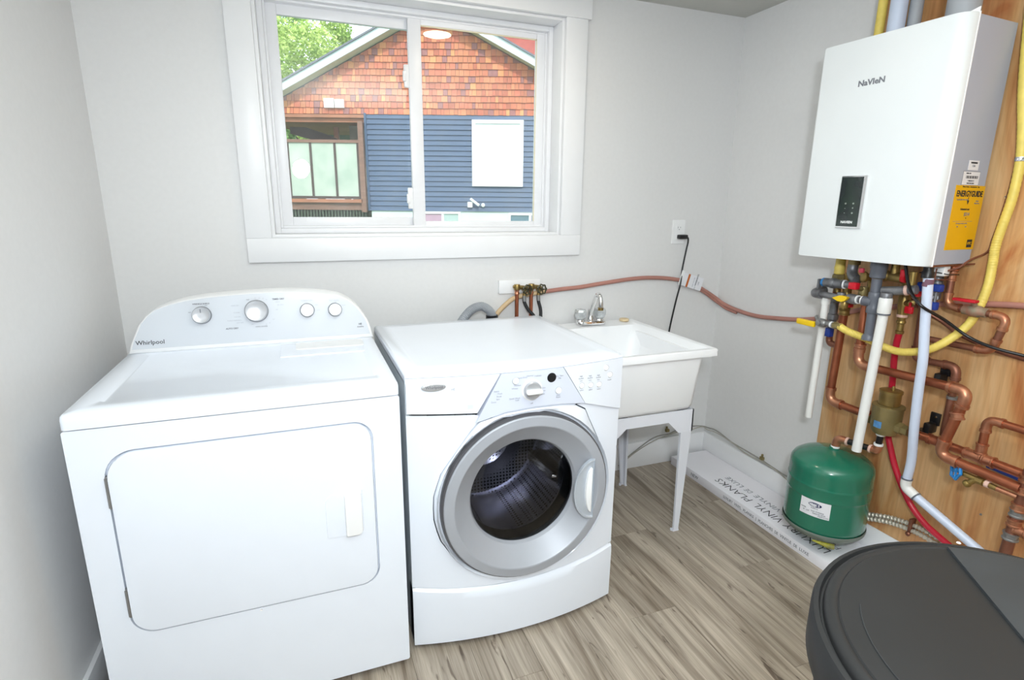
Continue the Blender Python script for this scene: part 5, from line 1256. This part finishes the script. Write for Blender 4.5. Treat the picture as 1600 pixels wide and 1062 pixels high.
# white rakes, dark roof edge and roof planes
for sgn, smax in ((-1, -5.6), (1, 2.6)):
    zz = lambda s, o=0: PZ - SL * abs(s - PK) + o
    g = G(); lp = [(PK, zz(PK)), (smax, zz(smax)), (smax, zz(smax, .15)), (PK, zz(PK, .15))]
    g.loops([[hp_(a, D0 - .30, b_) for a, b_ in lp], [hp_(a, D0 - .26, b_) for a, b_ in lp]]); obj('rake_board', g, M['fasciab'], hs_)
    lp2 = [(PK, zz(PK, .02)), (smax, zz(smax, .02)), (smax, zz(smax, .05)), (PK, zz(PK, .05))]
    g = G(); g.loops([[hp_(a, D0 - .27, b_) for a, b_ in lp2], [hp_(a, D0 + .05, b_) for a, b_ in lp2]]); obj('soffit', g, mat('soffit_pale', (198, 206, 190), .6), hs_)
    lp3 = [(PK, zz(PK, .15)), (smax, zz(smax, .15)), (smax, zz(smax, .185)), (PK, zz(PK, .185))]
    g = G(); g.loops([[hp_(a, D0 - .34, b_) for a, b_ in lp3], [hp_(a, D0 + 7, b_) for a, b_ in lp3]]); obj('roof_plane', g, M['roof'], hs_)
# windows
def hwin(s0, s1, z0, z1, gm, nm='window', mid=None, fw=.07):
    g = G(); hbox(g, s0, s0 + fw, D0 - .03, D0 + .06, z0, z1); hbox(g, s1 - fw, s1, D0 - .03, D0 + .06, z0, z1); hbox(g, s0 + fw, s1 - fw, D0 - .03, D0 + .06, z0, z0 + fw); hbox(g, s0 + fw, s1 - fw, D0 - .03, D0 + .06, z1 - fw, z1)
    if mid: hbox(g, mid - .025, mid + .025, D0 - .02, D0 + .05, z0 + fw, z1 - fw)
    f_ = obj(nm, g, M['trim'], hs_)
    xs_ = [s0 + fw] + ([mid - .025, mid + .025] if mid else []) + [s1 - fw]
    for a, c_ in zip(xs_[::2], xs_[1::2]): obj('pane', hbox(G(), a, c_, D0 + .0, D0 + .02, z0 + fw, z1 - fw), gm if not isinstance(gm, list) else gm[len(f_.children) % len(gm)], f_)
    return f_


hwin(-.865, .195, 1.73, 3.04, M['extwin'])
hwin(-1.92, -1.12, .62, 1.205, [mat('mauve_glass', (186, 156, 176), .3), mat('pale_glass', (176, 198, 196), .3)], 'basement_window', -1.50, .045)
hwin(-.10, .56, .62, 1.19, [mat('slate_glass', (96, 128, 142), .3), mat('slate_glass_b', (128, 128, 150), .3)], 'basement_window', .36, .045)
vt_ = G(); hbox(vt_, -3.86, -3.66, D0 - .04, D0 + .02, 3.24, 3.42); hbox(vt_, -3.64, -3.46, D0 - .04, D0 + .02, 3.24, 3.40); label_part(obj('vent_cover', vt_, M['trim'], hs_), 'white square vent covers')
g = G(); hbox(g, -.965, -.865, D0 - .05, D0 + .03, 1.30, 1.41); g.tube([hp_(-.90, D0 - .05, 1.47), hp_(-.72, D0 - .12, 1.34)], .028, 10); g.lathe([(.04, 0), (.045, .03), (.03, .06)], hp_(-.64, D0 + .01, 1.345), (-HX, -HY, 0), 12); label_part(obj('utility_box', g, M['plast'], hs_), 'white box with short pipe and cap')
# raised rear wing of shingles seen past the right rake
g = G(); hbox(g, -.45, 3.5, D0 + 2.2, D0 + 4.2, 3.9, 5.52); nh = obj('rear_wing', g, mat('rear_red_shingle', (196, 104, 92), .7, col2=(170, 88, 80), scale=14), hs_)
g = G(); hbox(g, -.9, 3.6, D0 + 2.0, D0 + 4.4, 5.52, 5.62); obj('rear_wing_roof', g, M['roof'], hs_)
# --- covered porch left of the siding
po = hs_          # the porch is part of the house
obj('porch_ceiling', hbox(G(), -5.4, -3.06, D0 + .02, D0 + 3.0, 3.06, 3.12), M['woodo'], po)
obj('beam', hbox(G(), -5.4, -3.08, D0 + .10, D0 + .22, 2.98, 3.06), M['woodo'], po)
g = G(); lp = [(-4.95, 2.98), (-4.60, 2.98), (-4.10, 2.82), (-3.75, 2.66), (-3.35, 2.60), (-3.35, 2.52), (-3.85, 2.50), (-4.25, 2.66), (-4.95, 2.84)]
g.loops([[hp_(a, D0 + .9, b_) for a, b_ in lp], [hp_(a, D0 + 1.05, b_) for a, b_ in lp]]); obj('brace', g, M['woodd'], po)
obj('porch_wall', hbox(G(), -3.72, -3.08, D0 + 1.2, D0 + 1.35, 1.2, 3.06), mat('porch_back_wall', (150, 146, 130), .7), po)
obj('post', hbox(G(), -3.19, -3.09, D0 - .10, D0 + .0, 1.18, 2.98), M['wood'], po)
obj('post', hbox(G(), -4.02, -3.92, D0 + 1.0, D0 + 1.1, 2.4, 3.0), M['woodo'], po)
pz0, pz1 = 1.50, 2.56
for a, c_ in ((-4.86, -4.55), (-4.50, -4.03), (-3.98, -3.50), (-3.44, -3.19)): pass
edges_ = [-5.22, -4.66, -4.19, -3.69, -3.215]
for a, c_ in zip(edges_, edges_[1:]):
    obj('privacy_panel', hbox(G(), a + .022, c_ - .022, D0 - .06, D0 - .04, pz0, pz1), M['frost'], po)
for a in edges_: obj('mullion', hbox(G(), a - .022, a + .022, D0 - .08, D0 - .02, pz0 - .02, pz1 + .02), M['woodd'], po)
obj('top_rail', hbox(G(), -5.25, -3.19, D0 - .09, D0 - .01, pz1, pz1 + .06), M['wood'], po)
obj('bottom_rail', hbox(G(), -5.25, -3.19, D0 - .09, D0 - .01, pz0 - .055, pz0), M['woodd'], po)
obj('deck_edge', hbox(G(), -5.4, -3.15, D0 - .10, D0 + 2.8, 1.37, 1.44), M['woodo'], po)
obj('rim_joist', hbox(G(), -5.4, -3.10, D0 - .02, D0 + .06, 1.22, 1.37), M['wood'], po)
lt = G()
for k in range(34): s = -5.3 + k * .065; hbox(lt, s, s + .028, D0 + .02, D0 + .05, .35, 1.22)
hbox(lt, -5.4, -3.05, D0 + .3, D0 + .4, .35, 1.22); obj('lattice', lt, mat('dark_lattice', (78, 92, 78), .7), po, kind='stuff')


def tree(name, lab, s, d, zb, H, W_, n, m_, seed, lf=.16):
    rnd = random.Random(seed); t = thing(name, lab, 'tree', hp_(s, d, zb), 'trees beyond the house')
    g = G(); base = V(hp_(s, d, zb)); g.tube([base, base + V((.1, 0, H * .35)), base + V((.0, .1, H * .75))], .2, 8, True, [.16, .12, .05])
    obj('trunk', g, M['bark'], t)
    for k in range(7):
        a = rnd.uniform(0, 6.28); q0 = base + V((0, .05, H * rnd.uniform(.3, .6))); q1 = q0 + V((math.cos(a) * W_ * .6, math.sin(a) * W_ * .6, H * .2))
        obj('branch', G().tube([q0, q0.lerp(q1, .5) + V((0, 0, .1)), q1], .05, 6, True, [.06, .04, .02]), M['bark'], t)
    b = bmesh.new(); cs = [(base + V((rnd.gauss(0, W_ * .42), rnd.gauss(0, W_ * .42), H * rnd.uniform(.35, .98))), rnd.uniform(.35, .8) * W_ * .42) for _ in range(26)]
    for _ in range(n):
        c_, r_ = rnd.choice(cs); u_ = V((rnd.gauss(0, 1), rnd.gauss(0, 1), rnd.gauss(0, 1))).normalized() * r_ * rnd.uniform(.5, 1.0) ; p = c_ + u_
        x_ = V((rnd.gauss(0, 1), rnd.gauss(0, 1), rnd.gauss(0, .6))).normalized(); y_ = x_.cross(V((rnd.gauss(0, 1), rnd.gauss(0, 1), rnd.gauss(0, 1)))).normalized(); q = lf * rnd.uniform(.6, 1.2)
        b.faces.new([b.verts.new(p - x_ * q * .5), b.verts.new(p + y_ * q * .28), b.verts.new(p + x_ * q * .5), b.verts.new(p - y_ * q * .28)])
    me = bpy.data.meshes.new('foliage'); bmesh.ops.translate(b, verts=b.verts[:], vec=-ORG[t.name]); b.to_mesh(me); b.free(); me.materials.append(m_)
    o = bpy.data.objects.new('foliage', me); C.objects.link(o); o.parent = t; o['kind'] = 'stuff'; ORG[o.name] = ORG[t.name]


tree('leafy_tree', 'bright yellow green tree rising left of the gable', -7.3, 21.5, .35, 7.0, 2.4, 16000, M['leaf'], 3)
tree('leafy_tree', 'deeper green tree at the far left, partly behind the sash', -12.4, 31.5, .35, 12.0, 2.2, 9000, M['leafd'], 5)
tree('leafy_tree', 'low green bush-like tree seen through the porch opening', -6.0, 15.6, .35, 3.3, .7, 6000, M['leafd'], 8)
tree('leafy_tree', 'light green treetop directly behind the left roof slope', -7.9, 27.0, .35, 8.8, 1.2, 6000, M['leaf'], 11)
